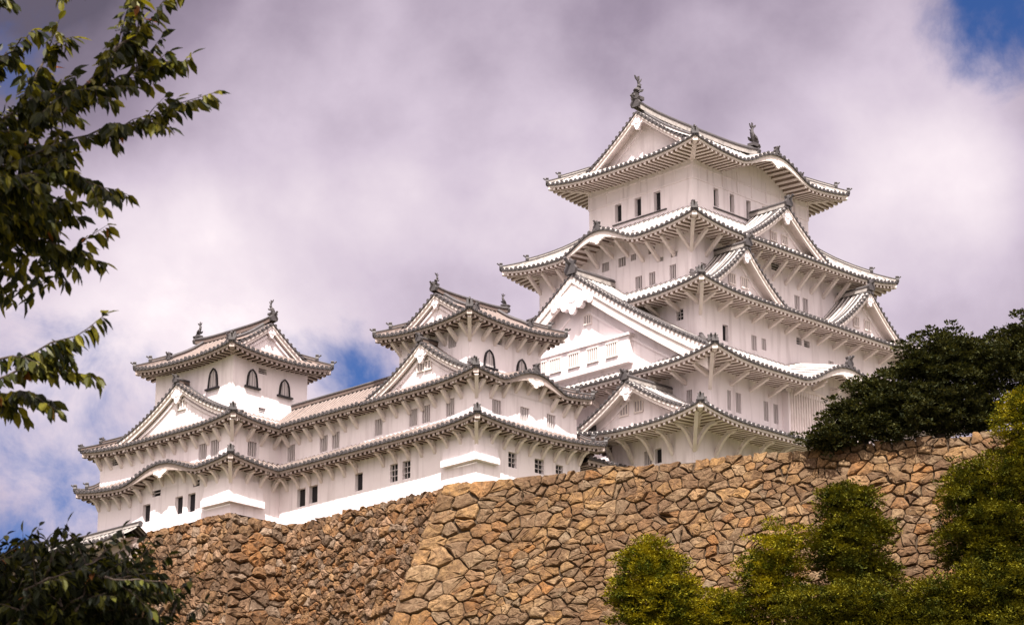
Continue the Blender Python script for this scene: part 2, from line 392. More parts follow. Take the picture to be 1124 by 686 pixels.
    def brackets(t, sd, wall, sp, curved):
        do, a0, a1 = span(sd, t.o); dw, w0, w1 = span(sd, wall)
        n = max(2, round((w1-w0)/sp)); ov = do-dw
        for k in range(n+1):
            a = w0+.12+(w1-w0-.24)*k/n
            if (k == 0 and ENDS[sd][0] not in t.hips) or (k == n and ENDS[sd][1] not in t.hips): continue
            mb = MB(); db = do-.25*ov-.15
            zt = min(t.soffz(sd, a, db), t.zm-.36+t.soff*(do-db)+.9)-.17
            zw = t.soffz(sd, a, dw)-.2-max(.95, ov*.62)*t.brl
            zb = min(zw, zt-.75*t.brl)
            if curved:
                q = [(dw-.05, zb), (dw+.30*(db-dw), zb+.62*(zt-zb)), (dw+.62*(db-dw), zb+.92*(zt-zb)), (db, zt+.03)]
                for (d1, z1), (d2, z2) in zip(q[:-1], q[1:]): mb.beam(t.b.P(sd, a, d1, z1), t.b.P(sd, a, d2+.02, z2), .22, .25)
            else:
                mb.beam(t.b.P(sd, a, dw-.05, zb), t.b.P(sd, a, db, zt), .22, .24)
            mb.beam(t.b.P(sd, a, dw-.02, zt+.1+t.soff*(db-dw)*.9), t.b.P(sd, a, db+.25, zt+.1), .17, .14)
            mb.build('bracket', 'trim', t.b.root)
        # corner strut
        cs = ENDS[sd][1]
        if sd == 'W' and cs in t.hips:
            mb = MB(); e = ov*.8
            mb.beam(t.b.P(sd, w1-.05, dw-.05, t.soffz(sd, w1, dw)-.3-max(1.0, ov*.66)), t.b.P(sd, w1+e, dw+e, t.soffz(sd, a1, do)-.25), .24, .26)
            mb.build('bracket', 'trim', t.b.root)

def ridge_sweep(mb, pts, w, h):
    """stacked ridge: pale body with a dark round cap"""
    n = len(pts); rows = []
    prof = [(-.5, 0), (-.5, .55), (-.62, .58), (-.62, .72), (-.34, .95), (0, 1.05), (.34, .95), (.62, .72), (.62, .58), (.5, .55), (.5, 0)]
    for i, p in enumerate(pts):
        d = (pts[min(i+1, n-1)]-pts[max(0, i-1)]); d.z = 0; d.normalize(); x = Vector((-d.y, d.x, 0))
        rows.append([p+x*(a*w)+Vector((0, 0, z*h)) for a, z in prof])
    mb.grid(rows, lambda i, j: 1 if j in (0, 9) else 0)
    for k in (0, -1): mb.add(rows[k], [tuple(range(len(prof)))], 0)

def ridge_end(parent, p, out, s):
    """demon-tile ridge end with a short horn"""
    mb = MB(); x = Vector((-out.y, out.x, 0)); up = Vector((0, 0, 1))
    poly = [(-.36, -.25), (-.46, .05), (-.30, .30), (-.40, .52), (-.14, .50), (0, .72), (.14, .50), (.40, .52), (.30, .30), (.46, .05), (.36, -.25)]
    mb.prism(poly, lambda q: p+x*(q[0]*s)+up*(q[1]*s)+out*.10, lambda q: p+x*(q[0]*s)+up*(q[1]*s)-out*.12)
    mb.tube([p+up*(.30*s)-out*.15, p+up*(.42*s)+out*.25*s, p+up*(.62*s)+out*.5*s], [.10*s, .10*s, .11*s], 6)
    return mb.build('ridge_end_tile', 'tile', parent)

def shachihoko(parent, p, out, H):
    """fish finial: head down, tail thrown up"""
    p = Vector(p); mb = MB(); up = Vector((0, 0, 1)); x = Vector((-out.y, out.x, 0))
    def q(i, z, l=0): return p-out*(i*H)+up*(z*H)+x*(l*H)
    mb.beam(q(.0, -.02), q(.0, .12), .34*H, .40*H)
    body = [(-.10, .13, .12), (-.12, .22, .15), (-.06, .34, .145), (.03, .46, .115), (.09, .58, .085), (.09, .69, .06), (.04, .80, .045)]
    mb.tube([q(i, z) for i, z, r in body], [r*H for i, z, r in body], 8)
    mb.tube([q(-.10, .17), q(-.21, .14), q(-.25, .16)], [.10*H, .075*H, .03*H], 6)           # snout
    for pl in ([(.05, .76), (-.12, .88), (-.16, 1.0), (-.03, .93), (.06, .84)], [(.03, .78), (.03, 1.0), (.10, 1.03), (.11, .85)], [(.05, .77), (.17, .86), (.24, .96), (.20, .83), (.10, .73)]):
        mb.prism(pl, lambda g: q(g[0], g[1], .025), lambda g: q(g[0], g[1], -.025))
    for i, z in ((.09, .40), (.155, .52), (.17, .64)):
        mb.prism([(i-.06, z-.06), (i+.07, z+.05), (i-.05, z+.07)], lambda g: q(g[0], g[1], .02), lambda g: q(g[0], g[1], -.02))
    for sgn in (-1, 1):                                                                    # side fins
        mb.prism([(-.08, .26), (.08, .30), (.13, .42), (-.02, .36)], lambda g: q(g[0], g[1], sgn*.12), lambda g: q(g[0]+.02, g[1]+.02, sgn*.20))
    return mb.build('fish_finial', 'tile', parent)

def zprofile(za, zf, hw, k=.30):
    return lambda q: za-(za-zf)*((1+k)*(q/hw)-k*(q/hw)**2)

def gable_front(b, parent, sd, c, hw, zf, df, dp, wins=(), board=.50, big=False, verge=True):
    """bargeboards, verge tiles, panel and pendant of a triangular gable"""
    n = 14; g = [-hw+2*hw*k/(2*n) for k in range(2*n+1)]
    vb = MB()
    for sgn in (-1, 1):
        qs = [hw*k/n for k in range(n+1)]
        def row(d, dz): return [b.P(sd, c+sgn*q, d, zf(q)+dz) for q in qs]
        # bargeboard: outer and inner steps
        B1 = board
        def thick(q): return B1*(1.0+.35*(q/hw)**3)
        mbq = vb
        mbq.grid([[b.P(sd, c+sgn*q, df-.40, zf(q)-.06) for q in qs], [b.P(sd, c+sgn*q, df-.02, zf(q)-.06) for q in qs], [b.P(sd, c+sgn*q, df-.02, zf(q)-.06-thick(q)*.45) for q in qs],
                  [b.P(sd, c+sgn*q, df-.12, zf(q)-.06-thick(q)*.5) for q in qs], [b.P(sd, c+sgn*q, df-.12, zf(q)-.06-thick(q)) for q in qs], [b.P(sd, c+sgn*q, df-.30, zf(q)-.06-thick(q)) for q in qs],
                  [b.P(sd, c+sgn*q, df-.32, zf(q)-.1) for q in qs]])
    bb = vb.build('bargeboard', 'trim', parent)
    # verge tiles: a raised dark roll with end discs
    vt = MB()
    for sgn in (-1, 1):
        L = sum(math.hypot(hw/n, zf(hw*k/n)-zf(hw*(k+1)/n)) for k in range(n)); m = max(4, int(L/.42))
        for k in range(m):
            q = hw*(k+.5)/m; q2 = min(hw, q+.1*hw/L); z = zf(q)
            sl = (zf(q2)-zf(q))/max(1e-6, q2-q)
            r = .12
            pl = [(math.cos(j*math.pi/3)*r, math.sin(j*math.pi/3)*r) for j in range(6)]
            vt.prism(pl, lambda p: b.P(sd, c+sgn*q+p[0], df+.09, z+.0+p[1]), lambda p: b.P(sd, c+sgn*q+p[0], df-.42, z+.0+p[1]))
        vt.grid([[b.P(sd, c+sgn*hw*k/n, df+.02, zf(hw*k/n)+.03) for k in range(n+1)], [b.P(sd, c+sgn*hw*k/n, df+.02, zf(hw*k/n)-.10) for k in range(n+1)], [b.P(sd, c+sgn*hw*k/n, df-.3, zf(hw*k/n)-.10) for k in range(n+1)]])
        rp = [Vector(b.P(sd, c+sgn*hw*k/n, df-.75, zf(hw*k/n)+.02)) for k in range(n+1)]
        vt.tube([p+Vector((0, 0, .06)) for p in rp], .10, 6)
    vt.build('verge_tiles', 'tile', parent)
    # panel
    pm = MB(); zb = zf(hw)-.35
    q2 = [c+gg for gg in g]
    pm.grid([[b.P(sd, a, dp, zf(abs(a-c))-.05) for a in q2], [b.P(sd, a, dp, zb) for a in q2]])
    # frame board inside the bargeboard
    for sgn in (-1, 1):
        pts = [(sgn*hw*k/n, zf(hw*k/n)-board*1.75) for k in range(1, n+1)]
        for (a1, z1), (a2, z2) in zip(pts[:-1], pts[1:]):
            if z2 > zb-.3: pm.beam(b.P(sd, c+a1, dp+.05, z1), b.P(sd, c+a2, dp+.05, z2), .14, .16)
    pan = pm.build('gable_panel', 'plaster', parent)
    sf = MB()
    for sgn in (-1, 1):
        sf.grid([[b.P(sd, c+sgn*hw*k/n, df-.3, zf(hw*k/n)-.12) for k in range(n+1)], [b.P(sd, c+sgn*hw*k/n, dp-.01, zf(hw*k/n)-.12) for k in range(n+1)]])
    sf.build('gable_soffit', 'trim', parent)
    # pendant (three lobes)
    s = (1.45 if big else .66)*min(1.25, hw/4.2 if not big else 1); pd = MB(); z0 = zf(0)-board-.05
    lobes = [(0, -.55, .42), (-.42, -.28, .33), (.42, -.28, .33), (0, -.15, .4), (0, -.95, .2)]
    if big: lobes += [(-.85, -.35, .3), (.85, -.35, .3), (-1.2, -.62, .2), (1.2, -.62, .2), (-.5, -.7, .22), (.5, -.7, .22)]
    for j, (a, z, r) in enumerate(lobes):
        poly = [(a*s+math.cos(k*math.pi/5)*r*s, z0+z*s+math.sin(k*math.pi/5)*r*s) for k in range(10)]
        e = .012*j
        pd.prism(poly, lambda p: b.P(sd, c+p[0], df-.10+e, p[1]), lambda p: b.P(sd, c+p[0], df-.26-e, p[1]))
    pd.build('gable_pendant', 'plaster', parent)
    for (a0, a1, z0, z1) in wins: surface_window(b, parent, sd, dp, a0, a1, z0, z1)

def surface_window(b, parent, sd, d, a0, a1, z0, z1):
    mb = MB()
    mb.beam(b.P(sd, a0, d+.03, (z0+z1)/2), b.P(sd, a1, d+.03, (z0+z1)/2), .05, z1-z0, 0)
    w = mb.build('window', 'shutter', parent)
    f = MB()
    n = max(2, int((a1-a0)/.2))
    for k in range(n+1):
        a = a0+(a1-a0)*k/n; f.beam(b.P(sd, a, d+.07, z0), b.P(sd, a, d+.07, z1), .07, .08)
    for z in (z0, z1): f.beam(b.P(sd, a0-.06, d+.075, z), b.P(sd, a1+.06, d+.075, z), .1, .09)
    # grandchildren stay at part level: bars are welded to the window mesh
    o = len(mb.v)
    me = w.data; me.clear_geometry(); mb.v += f.v; mb.f += [tuple(i+o for i in q) for q in f.f]; mb.m += [1]*len(f.f)
    me.from_pydata(mb.v, [], mb.f); me.materials.append(M['trim']); me.polygons.foreach_set('material_index', mb.m); me.update()

def dormer(b, sd, c, hw, za, zfoot, df, db, dp=.55, wins=(), big=False, k=.30, board=.5, ridge_h=.45, orn=.8, skew=0):
    zf = zprofile(za, zfoot, hw, k)
    mb = MB(); cols, cent = rib_columns(db, df, b.rib)
    n = 12
    for sgn in (-1, 1):
        P = [[b.P(sd, c+sgn*hw*i/n, d, zf(hw*i/n)+h) for (d, h, m) in cols] for i in range(n+1)]
        ms = [cc[2] for cc in cols]; mb.grid(P, lambda i, j: ms[j])
    g = mb.build('gable', b.roof_m, b.root)
    gable_front(b, g, sd, c, hw, zf, df, df-dp, wins, board, big)
    rm = MB(); pts = [Vector(b.P(sd, c, db+(df+.05-db)*i/6, za-.02)) for i in range(7)]
    ridge_sweep(rm, pts, .36, ridge_h); r = rm.build('ridge', b.ridge_m, g)
    out = Vector((*AX[sd][0], 0)); ridge_end(g, pts[-1]+Vector((0, 0, ridge_h*.5)), out, orn)
    return g

def wall_box(b, r, z0, z1, holes={}, sides='WSEN', name='wall', depth=.28):
    """walls with real window openings; holes[side] = (a0,a1,z0,z1,style)"""
    mb = MB()
    for sd in sides:
        d, a0, a1 = span(sd, r); hs = holes.get(sd, ())
        A = sorted({a0, a1, *[h[0] for h in hs], *[h[1] for h in hs]}); Z = sorted({z0, z1, *[h[2] for h in hs], *[h[3] for h in hs]})
        for i in range(len(A)-1):
            for j in range(len(Z)-1):
                ac, zc = (A[i]+A[i+1])/2, (Z[j]+Z[j+1])/2
                if any(h[0] < ac < h[1] and h[2] < zc < h[3] for h in hs): continue
                mb.add([b.P(sd, A[i], d, Z[j]), b.P(sd, A[i+1], d, Z[j]), b.P(sd, A[i+1], d, Z[j+1]), b.P(sd, A[i], d, Z[j+1])], [(0, 1, 2, 3)])
        for (h0, h1, y0, y1, st) in hs:
            c = [(h0, y0), (h1, y0), (h1, y1), (h0, y1)]
            for k in range(4):
                p, q = c[k], c[(k+1) % 4]
                mb.add([b.P(sd, p[0], d, p[1]), b.P(sd, q[0], d, q[1]), b.P(sd, q[0], d-depth, q[1]), b.P(sd, p[0], d-depth, p[1])], [(0, 1, 2, 3)])
    x0, y0, x1, y1 = r
    mb.add([b.P('S', x0, -y0, z1), b.P('S', x1, -y0, z1), b.P('S', x1, -y1, z1), b.P('S', x0, -y1, z1)], [(0, 1, 2, 3)])
    w = mb.build(name, 'plaster', b.root)
    for sd in sides:
        d = span(sd, r)[0]
        for h in holes.get(sd, ()): window(b, sd, d, *h, depth)
    return w

def window(b, sd, d, a0, a1, z0, z1, st, depth):
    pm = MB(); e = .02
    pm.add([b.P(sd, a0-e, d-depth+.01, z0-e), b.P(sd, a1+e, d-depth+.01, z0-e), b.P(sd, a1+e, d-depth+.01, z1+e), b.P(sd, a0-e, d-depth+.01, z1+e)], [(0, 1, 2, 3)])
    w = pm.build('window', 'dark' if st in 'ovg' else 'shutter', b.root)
    if st == 'o': return
    f = MB(); dd = d-.10
    if st == 'l':                        # plastered vertical bars
        n = max(3, round((a1-a0)/.2))
        for k in range(1, n):
            a = a0+(a1-a0)*k/n; f.beam(b.P(sd, a, dd, z0), b.P(sd, a, dd, z1), .08, .09)
        f.build('lattice', 'bars', w)
    elif st == 'g':                      # glazing grid
        f.beam(b.P(sd, (a0+a1)/2, dd, z0), b.P(sd, (a0+a1)/2, dd, z1), .04, .05)
        for k in (1, 2): f.beam(b.P(sd, a0, dd, z0+(z1-z0)*k/3), b.P(sd, a1, dd, z0+(z1-z0)*k/3), .04, .05)
        f.build('glazing_bars', 'bars', w)
    elif st == 'v':                      # slatted vent
        for k in (1, 2): f.beam(b.P(sd, a0, dd, z0+(z1-z0)*k/3), b.P(sd, a1, dd, z0+(z1-z0)*k/3), .06, .05)
        f.build('slats', 'bars', w)

def katomado(b, sd, d, c, z0, z1, w):
    """bell-shaped window with a black frame and sill"""
    def outline(s, lift=0):
        h = z1-z0; pts = [(-.56, 0), (-.52, .25), (-.47, .55), (-.36, .78), (-.18, .92), (0, 1.0)]
        pts = pts+[(-a, z) for a, z in pts[-2::-1]]
        return [(c+a*w*s, z0+z*h*(1 if s == 1 else .93)) for a, z in pts]
    o = outline(1); i = outline(.76); n = len(o); mb = MB()
    f = [b.P(sd, a, d+.10, z) for a, z in o]+[b.P(sd, a, d+.10, z) for a, z in i]+[b.P(sd, a, d-.02, z) for a, z in o]+[b.P(sd, a, d+.03, z) for a, z in i]
    fs = []
    for k in range(n-1): fs += [(k, k+1, n+k+1, n+k), (2*n+k, 2*n+k+1, k+1, k), (n+k, n+k+1, 3*n+k+1, 3*n+k)]
    mb.add(f, fs)
    mb.beam(b.P(sd, c-w*.72, d+.10, z0-.04), b.P(sd, c+w*.72, d+.10, z0-.04), .22, .12)
    fr = mb.build('bell_window', 'black', b.root)
    pn = MB(); pn.add([b.P(sd, a, d+.03, z) for a, z in i], [tuple(range(n))]); pn.build('window_panel', 'bars', fr)
    ba = MB()
    for k in (-.25, 0, .25): ba.beam(b.P(sd, c+k*w, d+.05, z0), b.P(sd, c+k*w, d+.05, z0+(z1-z0)*(.86 if k == 0 else .74)), .03, .04)
    ba.build('window_bars', 'shutter', fr)

def kara_panel(b, t, sd, c, w, d):
    """white tympanum under an undulating gable, on the wall plane, with its pendant"""
    mb = MB(); g = [c-w+2*w*k/24 for k in range(25)]
    mb.grid([[b.P(sd, a, d+.01, t.zm-.5) for a in g], [b.P(sd, a, d+.01, max(t.zm-.4, t.soffz(sd, a, d)+.05)) for a in g]])
    mb.build('undulating_gable_panel', 'plaster', b.root)
    do = span(sd, t.o)[0]; pd = MB(); z0 = t.z(sd, c, 0)-.62
    for j, (a, z, r) in enumerate([(0, -.2, .26), (-.28, -.08, .2), (.28, -.08, .2), (-.55, -.05, .13), (.55, -.05, .13)]):
        poly = [(a+math.cos(k*math.pi/4)*r, z0+z+math.sin(k*math.pi/4)*r) for k in range(8)]
        pd.prism(poly, lambda p: b.P(sd, c+p[0], do-.08+.01*j, p[1]), lambda p: b.P(sd, c+p[0], do-.2-.01*j, p[1]))
    pd.build('gable_pendant', 'trim', b.root)

def irimoya(b, outer, zm, lift, axis, r0, r1, zr, inset, wall, bumps={}, br=1.3, panel_in=.45, orn=1.0, shachi=1.2, rlift=.0, nobr=False):
    x0, y0, x1, y1 = outer
    if axis == 'x':
        D = (y1-y0)/2; inner = (x0+D, y0+D, x1-D, y1-D)
        if x1-x0 < 2*D: inner = (x0+D, y0+D, x0+D+.001, y1-D)
    else:
        D = (x1-x0)/2; inner = (x0+D, y0+D, x1-D, y1-D)
    t = Tier(b, outer, inner, zm, zr, lift, bumps=bumps, ridge=(axis, r0, r1, inset), name='top_roof', wall=wall, br=br, conc=.25, soffit=.06, nobr=nobr, brl=.8)
    hwall = D-inset+.25
    zf = lambda q: zm+(zr-zm)*(.75*(1-q/D)+.25*(1-q/D)**2)
    cx, cy = (x0+x1)/2, (y0+y1)/2
    for sd, df in ((('W', -r0), ('E', r1)) if axis == 'x' else (('S', -r0), ('N', r1))):
        n, u = AX[sd]; c = u[0]*cx+u[1]*cy
        gable_front(b, t.roof, sd, c, hwall, zf, df, df-panel_in, board=.42)
    rm = MB()
    if axis == 'x': pts = [Vector((r0-.05+(r1-r0+.1)*k/12-b.off[0], cy-b.off[1], zr-.05+rlift*(2*k/12-1)**4-b.root.location.z)) for k in range(13)]
    else: pts = [Vector((cx-b.off[0], r0-.05+(r1-r0+.1)*k/12-b.off[1], zr-.05+rlift*(2*k/12-1)**4-b.root.location.z)) for k in range(13)]
    ridge_sweep(rm, pts, .46, .62*orn); r = rm.build('main_ridge', b.ridge_m, t.roof)
    for p, q in ((pts[0], pts[1]), (pts[-1], pts[-2])):
        out = (p-q); out.z = 0; out.normalize()
        ridge_end(t.roof, p+Vector((0, 0, .25*orn)), out, .9*orn)
        shachihoko(t.roof, p+Vector((0, 0, .62*orn))-out*.25, out, shachi)
    # descending ridges beside the gables
    for sd in (('S', 'N') if axis == 'x' else ('W', 'E')):
        do, a0, a1, di, i0, i1 = t.geo(sd)
        lo, hi = sorted((r0, r1)) if sd in 'SE' else sorted((-r0, -r1))
        for a in (lo+.85, hi-.85):
            mb = MB(); pp = [Vector(b.P(sd, a, do+(di-do)*q, t.z(sd, a, q)+.03)) for q in [1-.68*k/8 for k in range(9)]]
            ridge_sweep(mb, pp, .3, .32); h = mb.build('descending_ridge', b.ridge_m, t.roof)
            o = (pp[-1]-pp[-2]); o.z = 0; o.normalize(); ridge_end(t.roof, pp[-1]+Vector((0, 0, .2)), o, .6)
    return t

def ledge_box(b, r, sd_len, ztop, zlip, zbot, out=.3):
    """stone-drop bay at the south-west corner: panel flaring out to a thick white lip"""
    x0, y0 = r[0], r[1]; lw, ls = sd_len; mb = MB()
    def ring(o, z, s=1): return [(x0-o, y0+lw, z), (x0-o, y0-o, z), (x0+ls, y0-o, z)]
    T = [ring(.06, ztop), ring(out*.45, (ztop+zlip)/2), ring(out, zlip)]
    R_ = [[(p[0]-b.off[0], p[1]-b.off[1], p[2]-b.root.location.z) for p in q] for q in T]
    mb.grid(R_)
    L = [ring(out+.02, zlip), ring(out+.10, zlip), ring(out+.10, zbot), ring(.05, zbot-.02)]
    mb.grid([[(p[0]-b.off[0], p[1]-b.off[1], p[2]-b.root.location.z) for p in q] for q in L])
    for end in (0, 2):                   # cheeks
        q = [R_[0][end], R_[1][end], R_[2][end]]
        base = [(x0+.0, y0+lw, zbot) if end == 0 else (x0+ls, y0, zbot), (x0, y0+lw, ztop) if end == 0 else (x0+ls, y0, ztop)]
        lo = L[2][end]
        q2 = q+[(lo[0]-b.off[0], lo[1]-b.off[1], lo[2]-b.root.location.z)]+[(p[0]-b.off[0], p[1]-b.off[1], p[2]-b.root.location.z) for p in base]
        mb.add(q2, [tuple(range(len(q2)))])
    return mb.build('stone_drop_bay', 'plaster', b.root)

# ---------------------------------------------------------------- ground and platforms
def smooth(x): x = max(0, min(1, x)); return x*x*(3-2*x)
def ground_z(x, y):
    d = math.hypot(x+8, y-2)
    h = -1.6+26.0*smooth((122-d)/75)
    return h+.5*noise.noise((x*.05, y*.05, 0))*smooth((d-30)/50)
def build_ground():
    ticks = sorted({*range(-200, 201, 8), *(-3000, -1500, -700, -400, -260, 260, 400, 700, 1500, 3000)})
    mb = MB(); mb.grid([[(x, y, ground_z(x, y)) for x in ticks] for y in ticks])
    tag(mb.build('ground', 'ground', smooth=True), kind='structure')
    pl = MB(); z = 38.45
    poly = [(-31.2, -5.9), (-14.0, -45.0), (30, -45), (30, 42), (-27.6, 42), (-27.6, 0)]
    pl.prism(poly, lambda p: (p[0], p[1], 22), lambda p: (p[0], p[1], z))
    tag(pl.build('courtyard_terrace', 'ground'), kind='structure')
build_ground()

# ---------------------------------------------------------------- stone walls
def clip(poly, px, py, nx, ny):
    out = []; n = len(poly)
    for i in range(n):
        a = poly[i]; b = poly[(i+1) % n]
        da = (a[0]-px)*nx+(a[1]-py)*ny; db = (b[0]-px)*nx+(b[1]-py)*ny
        if da <= 0: out.append(a)
        if da*db < 0:
            t = da/(da-db); out.append((a[0]+(b[0]-a[0])*t, a[1]+(b[1]-a[1])*t))
    return out
def stone_cells(L, T, size, rnd, quoin=0.0, flat=1.45, irr=.5):
    """irregular stones in loose courses; quoin > 0 lays long and short corner blocks along u = 0"""
    seeds = []; lens = []
    y = 0; k = 0
    while quoin and y < T:
        h = .72*quoin+.35*quoin*rnd.random(); l = quoin*(1.55+.45*rnd.random() if k % 2 == 0 else .85+.3*rnd.random())
        lens.append((y, y+h, l)); seeds.append((l/2, y+h/2)); seeds.append((l+l/2, y+h/2)); y += h; k += 1
    y = 0
    while y < T:
        h = size*(.45+.62*rnd.random())/flat*1.3; x = 0
        while x < L:
            w = size*(.42+1.3*rnd.random()**1.4)
            p = (x+w/2+(rnd.random()-.5)*w*.4*irr*2, y+h/2+(rnd.random()-.5)*h*1.1*irr*2); x += w
            ql = max([l for y0, y1, l in lens if y0-.1 <= p[1] <= y1+.1] + [0])
            if not quoin or p[0] > ql*2.0: seeds.append(p)
            if rnd.random() < .30 and (not quoin or x > ql*2.1): seeds.append((x+(rnd.random()-.5)*.2, y+(rnd.random()-.2)*h*.9))      # wedge stones
        y += h
    S = np.array(seeds); Q = S*np.array([1, flat]); cells = []
    for i in range(len(S)):
        d = ((Q-Q[i])**2).sum(1); nb = np.argsort(d)[1:20]
        poly = [(0, 0), (L, 0), (L, T*flat), (0, T*flat)]
        for j in nb:
            m = (Q[i]+Q[j])/2; n = Q[j]-Q[i]; poly = clip(poly, m[0], m[1], n[0], n[1])
            if len(poly) < 3: break
        if len(poly) >= 3: cells.append([(p[0], p[1]/flat) for p in poly])
    return cells
def stone_face(mb, gp, L, T, size, surf, seed, quoin=0.0, relief=1.0, flat=1.45, top_var=.0):
    """surf(u, v) -> (point, outward normal); v is measured down from the top"""
    rnd = random.Random(seed)
    for c in stone_cells(L, T, size, rnd, quoin, flat=flat):
        cx = sum(p[0] for p in c)/len(c); cy = sum(p[1] for p in c)/len(c)
        area = abs(sum(c[i][0]*c[(i+1) % len(c)][1]-c[(i+1) % len(c)][0]*c[i][1] for i in range(len(c))))/2
        if area < .01: continue
        q = []
        for i in range(len(c)):          # knock the corners off
            a, b_, d = c[i-1], c[i], c[(i+1) % len(c)]
            t = .04+.13*rnd.random()
            q += [(b_[0]+(a[0]-b_[0])*t, b_[1]+(a[1]-b_[1])*t), (b_[0]+(d[0]-b_[0])*t, b_[1]+(d[1]-b_[1])*t)]
        q3 = []
        for i in range(len(q)):
            a, b_ = q[i], q[(i+1) % len(q)]; el = math.hypot(b_[0]-a[0], b_[1]-a[1]); q3.append(a)
            if el > .28*size:
                k = (rnd.random()-.62)*.16; q3.append(((a[0]+b_[0])/2+(b_[1]-a[1])*k, (a[1]+b_[1])/2-(b_[0]-a[0])*k))
        q = q3
        r = math.sqrt(area); bul = (.03+.14*rnd.random())*min(1, r)*relief; tx, ty = (rnd.random()-.5)*.28*relief, (rnd.random()-.5)*.28*relief
        proud = (rnd.random()-.4)*.15*relief; g = .004+(.016 if rnd.random() < .74 else .10)*rnd.random()*relief
        if cy < size*.35 and top_var: proud += 0; cyo = rnd.random()*top_var
        else: cyo = 0
        rings = []
        for gi, sc_, dep in ((g, 1, -.22), (g+.01, 1, -.04), (g+.03*min(1, r), .98, .55*bul), (g+.02, .70, bul)):
            ring = []
            for (x, y) in q:
                dx, dy = x-cx, y-cy; l = math.hypot(dx, dy)+1e-6; s = max(.2, (l-gi)/l)*sc_
                px, py = cx+dx*s, cy+dy*s
                if cyo and py < .3: py -= 0
                jit = (rnd.random()-.5)*.14*relief*min(1, r) if sc_ < .9 else (rnd.random()-.5)*.05*relief if sc_ < 1 else (rnd.random()-.5)*.03*relief
                if dep > -.2: h = dep+proud+tx*(px-cx)+ty*(py-cy)+jit
                else: h = dep
                p, n = surf(px, py-cyo*(1 if py < cy else .0)); ring.append(p+n*h)
            rings.append(ring)
        p, n = surf(cx, cy); m = len(q); vs = [v for rg in rings for v in rg]+[p+n*(bul*1.1+proud)]
        fs = [(k*m+i, k*m+(i+1) % m, (k+1)*m+(i+1) % m, (k+1)*m+i) for k in range(3) for i in range(m)]+[(3*m+i, 3*m+(i+1) % m, 4*m) for i in range(m)]
        mb.add(vs, fs)
    nu, nv = max(2, int(L/3)), max(3, int(T/1.5))
    gp.grid([[surf(L*i/nu, T*j/nv)[0]-surf(L*i/nu, T*j/nv)[1]*.16 for i in range(nu+1)] for j in range(nv+1)])

def batter(v, h, b): return b*(v/h)*(1.25-.45*min(1, v/h)) if False else b*((v/h)*1.15-.15*(v/h)**2)
def flat_wall(p0, p1, b_end, H, bat, shift0=0.0, shift1=0.0):
    """a face whose top edge runs p0 -> p1 (left to right seen from outside)"""
    p0, p1 = Vector(p0), Vector(p1); e = (p1-p0); L = e.length; e.normalize(); n = Vector((e.y, -e.x, 0)); n.normalize()
    def surf(u, v):
        b = batter(v, H, bat); f = 1-u/L
        return p0+e*(u-shift0*b*f+shift1*b*(u/L))+n*b-Vector((0, 0, v)), (n+Vector((0, 0, .3))).normalized()
    return L, surf

def build_stone():
    # the great bastion in front
    root = thing('stone_wall', 'tall tan battered wall of big fitted stones rising right towards the dark trees', 'stone wall', (-24, -25, 22))
    off = root.location
    mb = MB(); gp = MB()
    c = (-31.8, -5.95, 38.62); rt = (-12.7, -49.3, 38.62)
    L, s = flat_wall(c, rt, 0, 9.0, 2.75, shift0=.826)
    stone_face(mb, gp, L, 15, .92, lambda u, v: (s(u, v)[0]-off, s(u, v)[1]), 3, quoin=1.05, top_var=.22)
    L2, s2 = flat_wall((-26.0, -2.0, 38.62), c, 0, 9.0, 2.75, shift1=.826)
    stone_face(mb, gp, L2, 15, 1.02, lambda u, v: (s2(u, v)[0]-off, s2(u, v)[1]), 5)
    st = mb.build('stone_courses', 'stone', root); gp.build('earth_core', 'gap', root)
    # the rougher wall under the gallery
    root = thing('stone_wall', 'rough brown rubble wall below the long white gallery between two stone corners', 'stone wall', (-30, 5, 22)); off = root.location.copy()
    mb = MB(); gp = MB(); L, s = flat_wall((-29.3, 14.5, 39.32), (-29.3, -5.5, 39.32), 0, 9, 2.0)
    stone_face(mb, gp, L, 15, .72, lambda u, v: (s(u, v)[0]-off, s(u, v)[1]), 8, relief=1.35, flat=1.25, top_var=.12)
    mb.build('stone_courses', 'stone_rough', root); gp.build('earth_core', 'gap', root)
    # base of the far-left turret
    root = thing('stone_wall', 'brown rubble base with a squared corner under the left turret, behind leafy twigs', 'stone wall', (-30.9, 16.6, 22), R(2)); off = Vector((0, 0, 22))
    mb = MB(); gp = MB(); L, s = flat_wall((-3.45, 7.2, 39.38), (-3.45, -4.6, 39.38), 0, 9, 2.2, shift1=.95)
    stone_face(mb, gp, L, 15, .80, lambda u, v: (s(u, v)[0]-off, s(u, v)[1]), 11, relief=1.3, flat=1.25, top_var=.12)
    L, s = flat_wall((-3.45, -4.6, 39.38), (2.6, -4.6, 39.38), 0, 9, 2.2, shift0=.95)
    stone_face(mb, gp, L, 15, .95, lambda u, v: (s(u, v)[0]-off, s(u, v)[1]), 12, quoin=.8, relief=1.2, flat=1.25, top_var=.12)
    gp.add([(-3.5, 7.3, 17.38), (-3.5, -4.6, 17.38), (2.6, -4.6, 17.38), (6, 7.3, 17.38)], [(0, 1, 2, 3)])
    mb.build('stone_courses', 'stone_rough', root); gp.build('earth_core', 'gap', root)
build_stone()

